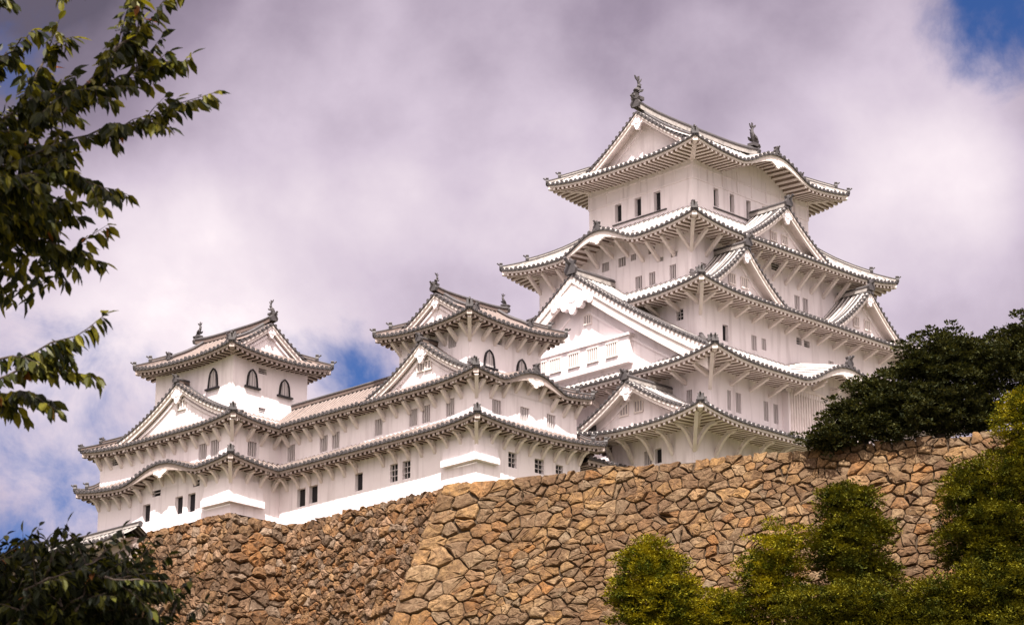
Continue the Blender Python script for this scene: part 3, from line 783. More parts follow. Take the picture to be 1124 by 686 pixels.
# ---------------------------------------------------------------- main keep
def build_keep():
    root = thing('main_keep', 'tallest white castle tower with five stacked grey tiled roofs and fish finials on top', 'castle keep', (0, 0, 38.45))
    b = B(root)
    # first storey with its forward block
    w1 = (-15.2, -12.1, 12.6, -4.8)
    wall_box(b, w1, 38.45, 45.0, {'W': [(7.7, 8.35, 42.5, 43.45, 'l'), (8.65, 9.25, 42.45, 43.45, 'o')], 'S': [(-8.6, -8.1, 42.4, 43.4, 'l'), (-7.6, -7.1, 42.4, 43.4, 'l')]})
    t1 = Tier(b, (-17.5, -14.7, 15.0, -2.9), (-12.3, -11.1, 12.4, -6.0), 44.55, 46.1, .68, sides='WSEN', conc=.2, wall=w1, br=2.0, curved=True, soffit=.06)
    dormer(b, 'W', 7.6, 5.0, 48.05, 45.35, 16.9, 12.0, dp=1.0, wins=[(6.3, 7.0, 46.0, 46.8), (7.6, 8.3, 46.0, 46.8)], board=.42, ridge_h=.5, orn=.8)
    # second storey
    w2 = (-12.3, -11.1, 12.3, 11.1)
    wall_box(b, w2, 41, 50.0, {'S': [(-10.55, -10.15, 46.6, 48.0, 'l'), (-9.65, -9.1, 46.6, 48.0, 'l'), (-6.7, -6.2, 46.6, 48.0, 'l'), (-5.65, -5.15, 46.6, 48.0, 'l')],
                               'W': [(9.0, 9.5, 47.0, 48.0, 'l')]})
    t2 = Tier(b, (-14.5, -13.5, 14.5, 13.5), (-11, -9.3, 11, 9.3), 49.42, 51.9, .66, bumps={'S': [(0.0, 5.3, 1.85)]}, br=2.0, wall=w2, brl=.5, soffit=.08)
    kara_panel(b, t2, 'S', 0, 5.0, 11.7)
    # lattice bay under the undulating gable
    bay = MB(); bay.beam(b.P('S', -4.7, 11.2, 47.6), b.P('S', 4.7, 11.2, 47.6), .9, 4.1); by = bay.build('lattice_bay', 'plaster', root)
    lt = MB()
    for k in range(33): lt.beam(b.P('S', -4.4+8.8*k/32, 11.68, 46.0), b.P('S', -4.4+8.8*k/32, 11.68, 49.3), .13, .12)
    for z in (45.9, 49.35): lt.beam(b.P('S', -4.7, 11.7, z), b.P('S', 4.7, 11.7, z), .2, .22)
    lt.build('lattice', 'trim', by)
    kb = MB(); pts = [Vector(b.P('S', 0, 13.45-3.6*k/6, 51.3+.0*k)) for k in range(7)]; ridge_sweep(kb, pts, .3, .3); kb.build('ridge', b.ridge_m, t2.roof)
    ridge_end(t2.roof, pts[0]+Vector((0, 0, .25)), Vector((0, -1, 0)), .8)
    # the great west gable
    g = dormer(b, 'W', 0, 12.3, 58.0, 50.25, 14.0, 9.3, dp=.85, big=True, k=.16, board=1.25, ridge_h=.6, orn=1.25, wins=[(.5, 1.15, 54.3, 54.95)])
    mb = MB(); d0, d1 = 13.1, 13.6
    mb.beam(b.P('W', -5.0, 13.35, 51.55), b.P('W', 5.0, 13.35, 51.55), .55, 1.9)
    mb.beam(b.P('W', -5.15, 13.42, 52.58), b.P('W', 5.15, 13.42, 52.58), .70, .16)
    bw = mb.build('window_bay', 'plaster', root)
    for c in (-3.3, -1.9, -.1, 1.7, 3.5): surface_window(b, bw, 'W', 13.62, c-.5, c+.5, 51.25, 52.25)
    # third storey
    w3 = (-11, -9.3, 11, 9.3)
    wall_box(b, w3, 49.5, 55.9, {'S': [(-8.7, -8.1, 52.25, 53.45, 'o'), (-5.6, -5.05, 52.25, 53.35, 'l'), (-4.5, -4.0, 52.5, 53.35, 'l'), (-.6, .0, 53.75, 54.3, 'v'), (.25, .9, 53.75, 54.25, 'v'), (3.0, 3.6, 52.3, 53.3, 'l'), (4.3, 4.9, 52.3, 53.3, 'l')],
                                 'W': [(7.1, 7.75, 53.6, 54.4, 'g')]})
    t3 = Tier(b, (-13, -11.2, 13, 11.2), (-9.6, -7.4, 9.6, 7.4), 55.2, 57.25, .55, br=1.8, wall=w3, brl=.5, soffit=.08)
    for s in (-1, 1):
        dormer(b, 'S', s*7.0, 4.15, 59.25, 55.72, 10.35, 7.2, dp=1.0, board=.42, wins=[(s*7-.95, s*7-.35, 56.55, 57.3), (s*7+.35, s*7+.95, 56.55, 57.3)], ridge_h=.5, orn=.85)
    # fourth storey
    w4 = (-9.6, -7.4, 9.6, 7.4)
    wall_box(b, w4, 55.5, 61.3, {'W': [(2.1, 2.75, 57.35, 58.3, 'l'), (3.4, 4.0, 57.35, 58.3, 'l'), (5.35, 5.95, 57.35, 58.4, 'l'), (4.2, 4.8, 58.9, 59.2, 'v'), (5.5, 6.1, 58.95, 59.3, 'v'), (-1.1, -.4, 59.4, 60.2, 'l'), (.5, 1.2, 59.4, 60.2, 'l'), (1.7, 2.2, 59.6, 60.1, 'l'), (3.4, 4.0, 59.7, 60.2, 'v')],
                                 'S': [(1.75, 2.35, 57.35, 58.4, 'l'), (2.7, 3.3, 57.3, 58.4, 'l'), (-.8, .4, 59.75, 60.35, 'v'), (-6.4, -5.8, 57.4, 58.3, 'l'), (-8.6, -8.0, 57.4, 58.4, 'l')]})
    t4 = Tier(b, (-11.6, -9.5, 11.6, 9.5), (-6.62, -5.1, 6.62, 5.1), 60.55, 63.75, .62, bumps={'W': [(.2, 3.9, 1.3)]}, br=1.5, wall=w4, soffit=.08)
    kara_panel(b, t4, 'W', .2, 3.6, 9.62)
    kb = MB(); pts = [Vector(b.P('W', .2, 11.5-1.9*k/6, 61.86)) for k in range(7)]; ridge_sweep(kb, pts, .28, .25); kb.build('ridge', b.ridge_m, t4.roof)
    ridge_end(t4.roof, pts[0]+Vector((0, 0, .2)), Vector((-1, 0, 0)), .7)
    dormer(b, 'S', 0, 4.9, 64.5, 61.1, 8.5, 5.0, dp=1.0, board=.45, wins=[(-.95, -.3, 61.9, 62.6), (.3, .95, 61.9, 62.6)], ridge_h=.5, orn=.9)
    # top storey
    w5 = (-6.62, -5.1, 6.62, 5.1)
    wall_box(b, w5, 62.0, 67.9, {'W': [(-2.5, -1.85, 64.3, 65.7, 'o'), (-.55, .1, 64.25, 65.7, 'o'), (1.35, 2.0, 64.2, 65.7, 'o')],
                                 'S': [(-4.3, -3.75, 64.3, 65.72, 'o'), (-2.5, -2.0, 64.3, 65.72, 'o'), (-.62, -.12, 64.25, 65.72, 'o'), (1.2, 1.7, 64.3, 65.72, 'o'), (3.1, 3.6, 64.3, 65.72, 'o')]}, depth=.35)
    ml = MB()
    for sd, a0, a1 in (('W', -5.1, 5.1), ('S', -6.62, 6.62)):
        d = span(sd, w5)[0]
        for z in (65.92, 66.9): ml.beam(b.P(sd, a0-.03, d+.02, z), b.P(sd, a1+.03, d+.02, z), .07, .13)
        n = 6 if sd == 'W' else 8
        for k in range(n+1): ml.beam(b.P(sd, a0+(a1-a0)*k/n, d+.012, 65.9), b.P(sd, a0+(a1-a0)*k/n, d+.012, 67.6), .14, .05)
    ml.beam(b.P('W', -2.7, 6.66, 64.1), b.P('W', 2.6, 6.66, 64.1), .1, .09, 1)
    ml.beam(b.P('S', -4.4, 5.14, 64.14), b.P('S', 3.7, 5.14, 64.14), .1, .09, 1)
    ml.build('wall_rails', ['plaster', 'tile'], root)
    t5 = irimoya(b, (-8.85, -7.37, 8.85, 7.37), 67.5, .55, 'x', -6.9, 6.9, 72.35, 2.3, w5, panel_in=1.05, bumps={'S': [(.5, 4.3, 1.45)]}, shachi=1.9, orn=1.1, rlift=.35, nobr=True)
    kara_panel(b, t5, 'S', .5, 4.0, 5.12)
    kb = MB(); pts = [Vector(b.P('S', .4, 7.3-2.4*k/6, 68.98)) for k in range(7)]; ridge_sweep(kb, pts, .28, .25); kb.build('ridge', b.ridge_m, t5.roof)
    ridge_end(t5.roof, pts[0]+Vector((0, 0, .2)), Vector((0, -1, 0)), .6)
build_keep()

# ---------------------------------------------------------------- west small keep, gallery, north-west small keep
def build_small_keep():
    root = thing('small_keep', 'three-storey white turret with weathered grey roofs between the long gallery and the tallest tower', 'castle turret', (-24.6, -.8, 38.45))
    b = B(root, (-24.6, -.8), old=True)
    w1 = (-29.1, -6.0, -19.6, 4.0)
    wall_box(b, w1, 38.5, 43.55, {'S': [(-26.25, -25.5, 40.75, 41.75, 'g'), (-23.85, -23.0, 40.8, 41.75, 'g'), (-21.9, -21.2, 40.8, 41.7, 'g')], 'W': [(-.85, -.1, 40.6, 41.8, 'g'), (-2.05, -1.3, 40.6, 41.8, 'g')]})
    ledge_box(b, w1, (2.9, 1.75), 42.3, 41.05, 40.62, .26)
    Tier(b, (-30.3, -7.3, -18.4, 4.0), (-29.1, -6.0, -19.6, 4.0), 43.02, 43.75, .40, hips=('SW', 'SE'), sides='WSE', br=1.2, curved=True, soffit=.03, brl=.8)
    wall_box(b, (-29.1, -6.0, -19.9, 4.0), 43.6, 46.75, {'S': [(-27.7, -26.9, 44.0, 44.95, 'l'), (-25.15, -24.35, 44.02, 44.95, 'l'), (-22.7, -21.9, 44.02, 44.95, 'l'), (-25.6, -24.8, 45.85, 46.2, 'v'), (-24.4, -23.6, 45.85, 46.2, 'v')],
                                                         'W': [(3.2, 3.95, 44.0, 45.15, 'l'), (.95, 1.7, 44.0, 45.15, 'l'), (-.25, .5, 44.0, 45.15, 'l'), (-3.6, -2.85, 44.0, 45.12, 'l')]})
    t2 = Tier(b, (-30.1, -6.95, -19.2, 4.0), (-27.9, -4.1, -21.3, 4.0), 46.1, 47.6, .42, hips=('SW', 'SE'), sides='WSE', bumps={'S': [(-24.6, 3.5, 1.05)]}, br=1.2, soffit=.03, brl=.8, wall=(-29.1, -6.0, -19.9, 4.0))
    kara_panel(b, t2, 'S', -24.6, 3.3, 6.02)
    kb = MB(); pts = [Vector(b.P('S', -24.6, 6.9-2.4*k/6, 47.12)) for k in range(7)]; ridge_sweep(kb, pts, .28, .25); kb.build('ridge', b.ridge_m, t2.roof)
    ridge_end(t2.roof, pts[0]+Vector((0, 0, .2)), Vector((0, -1, 0)), .6)
    dormer(b, 'W', .95, 5.3, 49.45, 46.55, 29.4, 27.7, dp=.5, board=.42, wins=[(.3, .85, 47.6, 48.2), (1.05, 1.6, 47.6, 48.2)], ridge_h=.4, orn=.6, k=.42)
    w3 = (-27.9, -4.1, -21.3, 2.6)
    wall_box(b, w3, 46.5, 50.85, {'S': [(-25.5, -24.9, 49.5, 49.95, 'v')], 'W': [(2.1, 2.85, 49.05, 50.0, 'l')]})
    katomado(b, 'S', 4.1, -26.15, 47.7, 48.95, .95); katomado(b, 'S', 4.1, -23.15, 47.7, 48.95, .95)
    irimoya(b, (-29.15, -5.35, -20.05, 3.85), 50.55, .42, 'x', -27.95, -21.25, 53.15, 1.6, w3, br=1.15, shachi=.85, orn=.75, rlift=.2, panel_in=.4)
build_small_keep()

def build_gallery():
    root = thing('connecting_gallery', 'long white two-storey gallery with barred windows linking the two smaller turrets', 'castle gallery', (-27.3, 8.5, 38.45))
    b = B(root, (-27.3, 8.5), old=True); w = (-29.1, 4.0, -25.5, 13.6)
    lo = [(-11.3, -10.45, 40.5, 41.75, 'o'), (-10.05, -9.2, 40.55, 41.75, 'o'), (-5.45, -4.7, 40.6, 41.8, 'o')]
    lo = [(-11.3, -10.45, 40.5, 41.75, 'o'), (-10.05, -9.2, 40.55, 41.75, 'o'), (-5.45, -4.7, 40.6, 41.8, 'o')]
    wall_box(b, w, 39.2, 43.55, {'W': lo})
    Tier(b, (-30.3, 4.0, -25.4, 13.6), (-29.1, 4.0, -25.5, 13.6), 43.02, 43.75, 0, hips=(), sides='W', br=1.2, curved=True, soffit=.03, brl=.8)
    wall_box(b, w, 43.6, 46.75, {'W': [(-12.45, -11.65, 43.85, 45.0, 'l'), (-9.1, -8.3, 43.9, 45.03, 'l'), (-7.85, -7.1, 43.9, 45.03, 'l'), ]})
    t = Tier(b, (-30.2, 4.0, -25.0, 13.6), (-27.6, 4.0, -27.59, 13.6), 46.12, 48.1, 0, hips=(), sides='WE', br=1.2, soffit=.03, brl=.8, wall=w, conc=.2)
    rm = MB(); pts = [Vector(b.P('W', -14.6+12.6*k/8, 27.6, 48.05)) for k in range(9)]; ridge_sweep(rm, pts, .4, .42); rm.build('main_ridge', b.ridge_m, t.roof)
build_gallery()

def build_corner_keep():
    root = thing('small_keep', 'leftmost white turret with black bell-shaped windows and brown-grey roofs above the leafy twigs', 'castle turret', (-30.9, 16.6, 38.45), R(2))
    b = B(root, (0, 0), old=True); w = (-2.7, -3.5, 6.0, 10.6)
    wall_box(b, w, 39.2, 43.55, {'W': [(-5.65, -4.85, 40.45, 41.7, 'o'), (-2.2, -1.4, 40.45, 41.7, 'o'), (-.9, -.1, 40.4, 41.7, 'o'), (-4.7, -3.8, 42.1, 42.85, 'v'), (-.4, .3, 42.1, 42.85, 'v')]})
    ledge_box(b, w, (2.6, 2.75), 42.2, 40.85, 40.4, .28)
    t1 = Tier(b, (-3.9, -4.75, 7.2, 11.9), (-2.7, -3.5, 6.0, 10.6), 43.0, 43.75, .5, hips=('SW', 'NW'), sides='WSN', bumps={'W': [(-2.6, 4.4, 1.0)]}, br=1.2, curved=True, soffit=.03, brl=.8)
    kara_panel(b, t1, 'W', -2.6, 4.1, 2.72)
    wall_box(b, w, 43.6, 46.75, {'W': [(.05, .9, 43.85, 45.0, 'l'), (1.3, 2.15, 43.85, 45.05, 'l'), (-9.3, -8.5, 45.1, 45.6, 'v')], 'S': [(-1.3, -.5, 43.9, 44.95, 'l')]})
    t2 = Tier(b, (-3.65, -4.6, 7.0, 11.75), (-2.4, -3.0, 4.6, 5.2), 46.0, 47.0, .45, hips=('SW', 'NW'), sides='WSN', br=1.2, soffit=.03, brl=.8, wall=w)
    dormer(b, 'W', -1.7, 6.2, 49.55, 46.45, 3.45, 2.2, dp=.45, board=.45, wins=[(-1.9, -1.1, 47.7, 48.35)], ridge_h=.4, orn=.6, k=.42)
    w3 = (-2.4, -3.0, 4.45, 5.2)
    wall_box(b, w3, 46.0, 51.3, {'S': [(-.1, .65, 50.05, 50.45, 'v'), (0.0, .65, 47.3, 47.65, 'v')]})
    katomado(b, 'W', 2.4, 1.0, 48.85, 50.3, .95); katomado(b, 'S', 3.0, -.68, 48.9, 50.2, .95); katomado(b, 'S', 3.0, 2.3, 48.85, 50.1, .95)
    irimoya(b, (-3.55, -4.1, 5.85, 6.3), 51.05, .42, 'y', -2.95, 5.15, 53.9, 1.6, w3, shachi=1.1, orn=.8, rlift=.2, panel_in=.4, nobr=True)
build_corner_keep()

def build_wing():
    root = thing('connecting_gallery', 'short shaded wing squeezed between the small middle turret and the tallest tower', 'castle gallery', (-16.5, 0, 38.45))
    b = B(root, (-16.5, 0), old=True); w = (-19.5, -4.6, -12.4, 2.5)
    wall_box(b, w, 38.5, 43.2, {}, sides='WSN')
    Tier(b, (-19.4, -6.6, -12.4, 4.0), (-19.4, -1.1, -12.4, -1.09), 42.5, 44.6, 0, hips=(), sides='SN', br=1.2, soffit=.03, brl=.8, wall=w, nobr=True)
build_wing()

def build_low_wall():
    root = thing('plaster_wall', 'low dark-tiled wall running left from the turret base, half hidden by leaves', 'wall', (-35.2, 25, 36.5))
    b = B(root, (-35.2, 25)); b.roof_m = ['tile', 'limed_side', 'tile']
    wall_box(b, (-35.6, 20.9, -34.9, 40), 34, 39.0, {}).data.materials[0] = M['trim_old']
    t = Tier(b, (-36.5, 20.5, -34.0, 41), (-35.25, 20.5, -35.24, 41), 39.0, 39.75, 0, hips=(), sides='WE', nobr=True, wall=(-35.6, 20.9, -34.9, 40))
    rm = MB(); pts = [Vector(b.P('W', -41+20.6*k/6, 35.25, 39.72)) for k in range(7)]; ridge_sweep(rm, pts, .36, .35); rm.build('ridge', b.ridge_m, t.roof)
build_low_wall()

# ---------------------------------------------------------------- trees and shrubs
def tuft_leaves(mb, c, r, n, size, rnd, out):
    """one spray of foliage: a shallow pad of small leaves"""
    for _ in range(n):
        d = Vector((rnd.gauss(0, 1), rnd.gauss(0, 1), rnd.gauss(.25, .8))).normalized()
        p = c+Vector((d.x*r, d.y*r, d.z*r*.42))*(.35+.65*rnd.random())
        a = (Vector((d.x, d.y, 0))+out*.4+Vector((rnd.gauss(0, .4), rnd.gauss(0, .4), rnd.gauss(.30, .35)))).normalized()
        s = a.cross(Vector((rnd.gauss(0, .4), rnd.gauss(0, .4), 1)))
        if s.length < .05: continue
        s.normalize(); l = size*(.7+.6*rnd.random()); w = l*.32; up = s.cross(a)*l*.08
        mb.add([p, p+a*l*.5+s*w-up, p+a*l, p+a*l*.5-s*w-up], [(0, 1, 2, 3)])
def shrub(name, label, cat, base, lobes, n_leaf, m='leaf_bush', size=.15, seed=0, trunk=.18, group=None, tuft=.62, amp=1.0, ragged=.10, gap=1.05):
    rnd = random.Random(seed); root = thing(name, label, cat, base, 0, group); mb = MB(); base = Vector(base)
    per = 95
    for li, (lx, ly, lz, rx, ry, rz) in enumerate(lobes):
        c = Vector((lx, ly, lz)); sd = rnd.random()*50
        area = 4*math.pi*((rx*ry)**1.6/3+(rx*rz)**1.6/3+(ry*rz)**1.6/3)**(1/1.6)
        n = max(6, int(area/(tuft*tuft*gap)))
        for k in range(n):
            z = 1-2*(k+.5)/n; ph = k*2.39996+rnd.gauss(0, .25); z = max(-1, min(1, z+rnd.gauss(0, .06))); q = math.sqrt(1-z*z)
            d = Vector((q*math.cos(ph), q*math.sin(ph), z))
            g = noise.noise(d*1.9+Vector((sd, 0, 0)))*.50*amp+rnd.gauss(0, .05)
            t = tuft*(.65+.6*rnd.random())
            if rnd.random() < ragged: g += .10+.22*rnd.random(); t *= .6
            p = c+Vector((d.x*rx, d.y*ry, d.z*rz))*(.90+g)
            tuft_leaves(mb, p, t, int(per*(t/tuft)**2*n_leaf), size, rnd, d)
        for k in range(int(n*.5)):      # inner foliage
            d = Vector((rnd.gauss(0, 1), rnd.gauss(0, 1), rnd.gauss(0, 1))).normalized()
            tuft_leaves(mb, c+Vector((d.x*rx, d.y*ry, d.z*rz))*(.60*rnd.random()**.5), tuft, int(per*.5*n_leaf), size*1.3, rnd, d)
    mb.build('crown', m, root)
    tm = MB(); top = max(l[2] for l in lobes)
    tm.tube([(0, 0, -.6), (.05, .02, top*.4), (0, .1, top*.8)], [trunk*1.3, trunk, trunk*.5], 8)
    for k, l in enumerate(lobes[:6]):
        tm.tube([(.02, .02, min(top*.35, l[2]*.5)), (l[0]*.6, l[1]*.6, l[2]*.8), (l[0], l[1], l[2])], [trunk*.6, trunk*.4, trunk*.15], 6)
    tm.build('trunk', 'bark', root)
    return root
RV = Vector((.70562, -.70859, 0)); FV = Vector((.70859, .70562, 0))
def rel_lobe(r, f, z, rr, rf, rz):     # lobes given along / across the view of the wall
    p = RV*r+FV*f; return (p.x, p.y, z, rr, rf, rz)
def on_slope(x, y): return (x, y, ground_z(x, y))
def plant_trees():
    L = rel_lobe
    G = 'clipped evergreens below the stone wall'
    zb = lambda p: ground_z(p[0], p[1])
    def sh(label, px, py, lob, n, seed, **kw):
        b_ = on_slope(px, py); l2 = [L(r, f, z-b_[2], a, c, d) for r, f, z, a, c, d in lob]
        return shrub('evergreen_shrub', label, 'shrub', b_, l2, n, seed=seed, group=G, **kw)
    # r = metres right of the base, z = absolute height
    sh('rounded bright green shrub standing alone before the middle of the stone wall', -36.5, -27.2, [(0, 0, 28.6, 1.9, 2.0, 1.6), (.3, 0, 27.2, 2.4, 2.2, 1.6), (-.7, 0, 29.9, 1.0, 1.1, .75), (.55, 0, 29.6, 1.1, 1.2, .8), (-.1, 0, 30.5, .8, .8, .55), (1.5, 0, 28.2, 1.0, 1.0, .9), (-1.5, 0, 28.0, .9, 1.0, .9), (.3, 0, 25.8, 2.3, 2.2, 1.5)], 1.0, 1)
    sh('tall columnar dark green shrub rising above its neighbours against the wall', -29.8, -35.4, [(.1, 0, 31.9, 1.7, 1.7, 1.5), (.2, 0, 30.4, 1.9, 1.9, 1.8), (.3, 0, 28.4, 2.2, 1.9, 1.8), (-.75, 0, 32.9, .8, .9, .6), (.7, 0, 33.0, .95, .9, .65), (-.1, 0, 33.5, .6, .6, .4), (-1.5, 0, 30.2, .8, .9, .9), (1.8, 0, 31.2, .7, .8, .7), (1.9, 0, 28.9, .9, .9, .9)], 1.0, 2, m='leaf_bush_dark')
    sh('yellow-green shrub leaning on the left side of the tall columnar one', -32.2, -32.3, [(.3, 0, 30.2, 1.5, 1.5, 1.4), (-.4, 0, 28.9, 1.7, 1.5, 1.4), (0, 0, 27.4, 2.0, 1.7, 1.5)], 1.0, 3)
    sh('low spreading shrub in the gap between the rounded and the yellow-green shrubs', -34.3, -29.8, [(0, 0, 26.70, 1.6, 1.5, 1.3), (-1.5, -.3, 26.10, 1.6, 1.4, 1.0), (1.2, 0, 26.60, 1.4, 1.4, 1.2), (-.8, 0, 24.90, 2.4, 1.6, 1.3), (1.4, 0, 25.00, 2.2, 1.6, 1.3)], 1.0, 4)
    sh('broad low shrub along the bottom edge under the tall columnar one', -31.5, -36.6, [(-1.6, 0, 26.40, 2.2, 1.8, 1.3), (1.0, 0, 26.70, 2.2, 1.8, 1.4), (3.0, 0, 26.30, 1.8, 1.6, 1.2), (-1.4, 0, 24.70, 2.4, 1.7, 1.3), (1.2, 0, 24.80, 2.4, 1.7, 1.3), (3.4, 0, 24.70, 2.0, 1.6, 1.3)], 1.0, 5, m='leaf_bush_dark')
    sh('large dark green shrub mass at the right edge before the stone wall', -25.6, -41.2, [(-.2, 0, 32.70, 2.1, 2.0, 2.0), (1.0, 0, 30.80, 2.9, 2.2, 2.0), (1.9, 0, 33.60, 2.1, 2.0, 1.7), (-.7, 0, 34.00, .8, .8, .6), (-.5, 0, 30.20, 2.0, 2.0, 1.7), (1.2, 0, 28.60, 2.6, 2.0, 1.6)], 1.0, 6, m='leaf_bush_dark')
    sh('yellow-topped upright shrub at the right edge reaching over the wall top', -24.4, -43.3, [(-.0, .3, 37.0, 1.3, 1.4, 1.5), (.3, .3, 34.8, 1.4, 1.6, 1.6), (.8, .3, 37.9, 1.2, 1.1, .9), (1.2, .3, 31, 1.6, 1.5, 2.4)], 1.0, 7)
    sh('low dark shrub in the bottom right corner of the slope', -27.4, -41.6, [(-1.8, 0, 26.90, 2.0, 1.7, 1.3), (.6, 0, 27.50, 2.3, 1.8, 1.5), (2.8, 0, 27.80, 2.0, 1.8, 1.5), (-1.4, 0, 25.30, 2.4, 1.7, 1.4), (1.4, 0, 25.50, 2.4, 1.7, 1.4)], 1.0, 8, m='leaf_bush_dark')
    T = 'trees behind the top of the stone wall'
    def tr(label, px, py, lob, n, seed):
        b_ = (px, py, 38.3); l2 = [L(r, f, z-b_[2], a, c, d) for r, f, z, a, c, d in lob]
        return shrub('broadleaf_tree', label, 'tree', b_, l2, n, m='leaf_dark', size=.20, seed=seed, group=T, trunk=.28, tuft=.55, amp=1.7, ragged=.40, gap=1.5)
    tr('dark spreading tree nearest the tallest tower, its left boughs over the first roof', -20.7, -29.9, [(-.4, 0, 40.2, 1.7, 1.8, 1.3), (1.5, 0, 41.7, 1.8, 2.0, 1.4), (-2.2, -.2, 39.1, 1.1, 1.2, .7), (-1.6, 0, 38.9, 1.6, 1.3, .8), (-1.3, 0, 41.0, .7, .8, .45), (1.2, 0, 40.2, 2.4, 2.0, 1.5), (.5, 0, 42.0, .9, 1.0, .7), (3.0, 0, 41.5, 1.9, 1.8, 1.8)], 1.0, 21)
    tr('dark bushy tree in the middle of the row behind the wall top', -18.2, -33.6, [(0, 0, 43.15, 2.3, 2.2, 1.9), (2.3, 0, 42.95, 2.2, 2.0, 1.9), (0, 0, 40.45, 2.6, 2.0, 1.6), (.6, 0, 44.45, 1.3, 1.2, .8), (2.4, 0, 44.05, 1.3, 1.2, .9), (2.4, 0, 40.35, 2.4, 2, 1.5), (-1.4, 0, 43.35, 1.0, 1, .6)], 1.0, 22)
    tr('tallest dark tree at the far right behind the wall top', -15.5, -38.1, [(-.9, 0, 43.3, 1.6, 1.6, 1.5), (-.2, 0, 44.6, 1.2, 1.2, 1.0), (.6, 0, 44.10, 2.0, 2.0, 1.9), (2.2, 0, 45.70, 1.6, 1.6, 1.5), (1.2, 0, 41.70, 2.5, 2.0, 1.9), (3.2, 0, 43.70, 2.2, 2.0, 2.2)], 1.0, 23)
plant_trees()

# ---------------------------------------------------------------- cherry trees close to the camera
def cherry_leaf(mb, p, d, rnd, size):
    d = d.normalized(); s = d.cross(Vector((rnd.gauss(0, .6), rnd.gauss(0, .6), 1)))
    if s.length < .05: s = Vector((1, 0, 0))
    s.normalize(); n = s.cross(d); l = size*(.75+.5*rnd.random()); w = l*(.19+.05*rnd.random()); fold = w*.45; bend = l*.16*rnd.random()
    def q(t, a): return p+d*(l*t)+s*(a*w)+n*(abs(a)*fold-bend*t*t)
    st = p-d*.02
    vs = [q(0, 0), q(.28, .85), q(.28, 0), q(.28, -.85), q(.62, .9), q(.62, 0), q(.62, -.9), q(1.0, 0)]
    mb.add(vs, [(0, 2, 1), (0, 3, 2), (1, 2, 5, 4), (2, 3, 6, 5), (4, 5, 7), (5, 6, 7)])
def cherry(label, base, limbs, twigs, seed, fill=(), name='cherry_tree', ls=1.0, dz=0.0, leaf='leaf_cherry'):
    rnd = random.Random(seed); root = thing(name, label, 'tree', base)
    def W(x, f, z): return RV*x+FV*f+Vector((0, 0, z+dz))-(Vector(base)-CAM)
    wood = MB(); lv = MB(); red = MB()
    for pts, r0, r1 in limbs:
        P = [W(*p) for p in pts]; wood.tube(P, [r0+(r1-r0)*k/(len(P)-1) for k in range(len(P))], 8)
    def leafy(P, dens, size, r0=.010):
        wood.tube(P, [r0*(1-.8*k/(len(P)-1)) for k in range(len(P))], 5)
        seg = [(P[i+1]-P[i]).length for i in range(len(P)-1)]; tot = sum(seg); n = int(tot*dens)
        for k in range(n):
            t = (k+rnd.random())/n*tot; i = 0
            while i < len(seg)-1 and t > seg[i]: t -= seg[i]; i += 1
            p = P[i]+(P[i+1]-P[i])*min(1, t/seg[i]); ax = (P[i+1]-P[i]).normalized()
            side = ax.cross(Vector((0, 0, 1))).normalized()*(1 if rnd.random() < .5 else -1)
            d = ax*(.35+.4*rnd.random())+side*(.55*rnd.random()+.15)+Vector((0, 0, -.55-.75*rnd.random()))+Vector((rnd.gauss(0, .25), rnd.gauss(0, .25), rnd.gauss(0, .2)))
            cherry_leaf(red if rnd.random() < .008 else lv, p+side*.01, d, rnd, size)
        cherry_leaf(lv, P[-1], (P[-1]-P[-2]).normalized()+Vector((0, 0, -.35)), rnd, size)
    for pts, dens, subs in twigs:
        P = [W(*p) for p in pts]; P2 = []
        for i in range(len(P)-1):
            for k in range(3): P2.append(P[i]+(P[i+1]-P[i])*(k/3)+Vector((rnd.gauss(0, .012), rnd.gauss(0, .02), rnd.gauss(0, .012))))
        P2.append(P[-1]); leafy(P2, dens*1.4, .100*ls)
        for _ in range(subs):
            i = rnd.randrange(1, max(2, len(P2)-4)); a = P2[i]; ax = (P2[i+1]-P2[i]).normalized()
            d = (ax*.7+RV*rnd.gauss(0, .5)+FV*rnd.gauss(0, .6)+Vector((0, 0, rnd.gauss(-.05, .4)))).normalized(); l = .12+.22*rnd.random()
            leafy([a, a+d*l*.5+Vector((0, 0, .01)), a+d*l], dens*1.15, .094*ls, .005)
    for (x, f, z, rx, rf, rz, n, size) in fill:
        for _ in range(n):
            d = Vector((rnd.gauss(0, 1), rnd.gauss(0, 1), rnd.gauss(0, 1))).normalized()*(rnd.random()**.4)
            p = W(x+d.x*rx, f+d.y*rf, z+d.z*rz)
            cherry_leaf(lv, p, Vector((rnd.gauss(0, .6), rnd.gauss(0, .6), rnd.gauss(-.6, .5))), rnd, size)
    wood.build('branches', 'bark', root); cr = lv.build('crown', leaf, root)
    if red.v: red.build('turning_leaves', 'leaf_cherry_red', root)
    return root
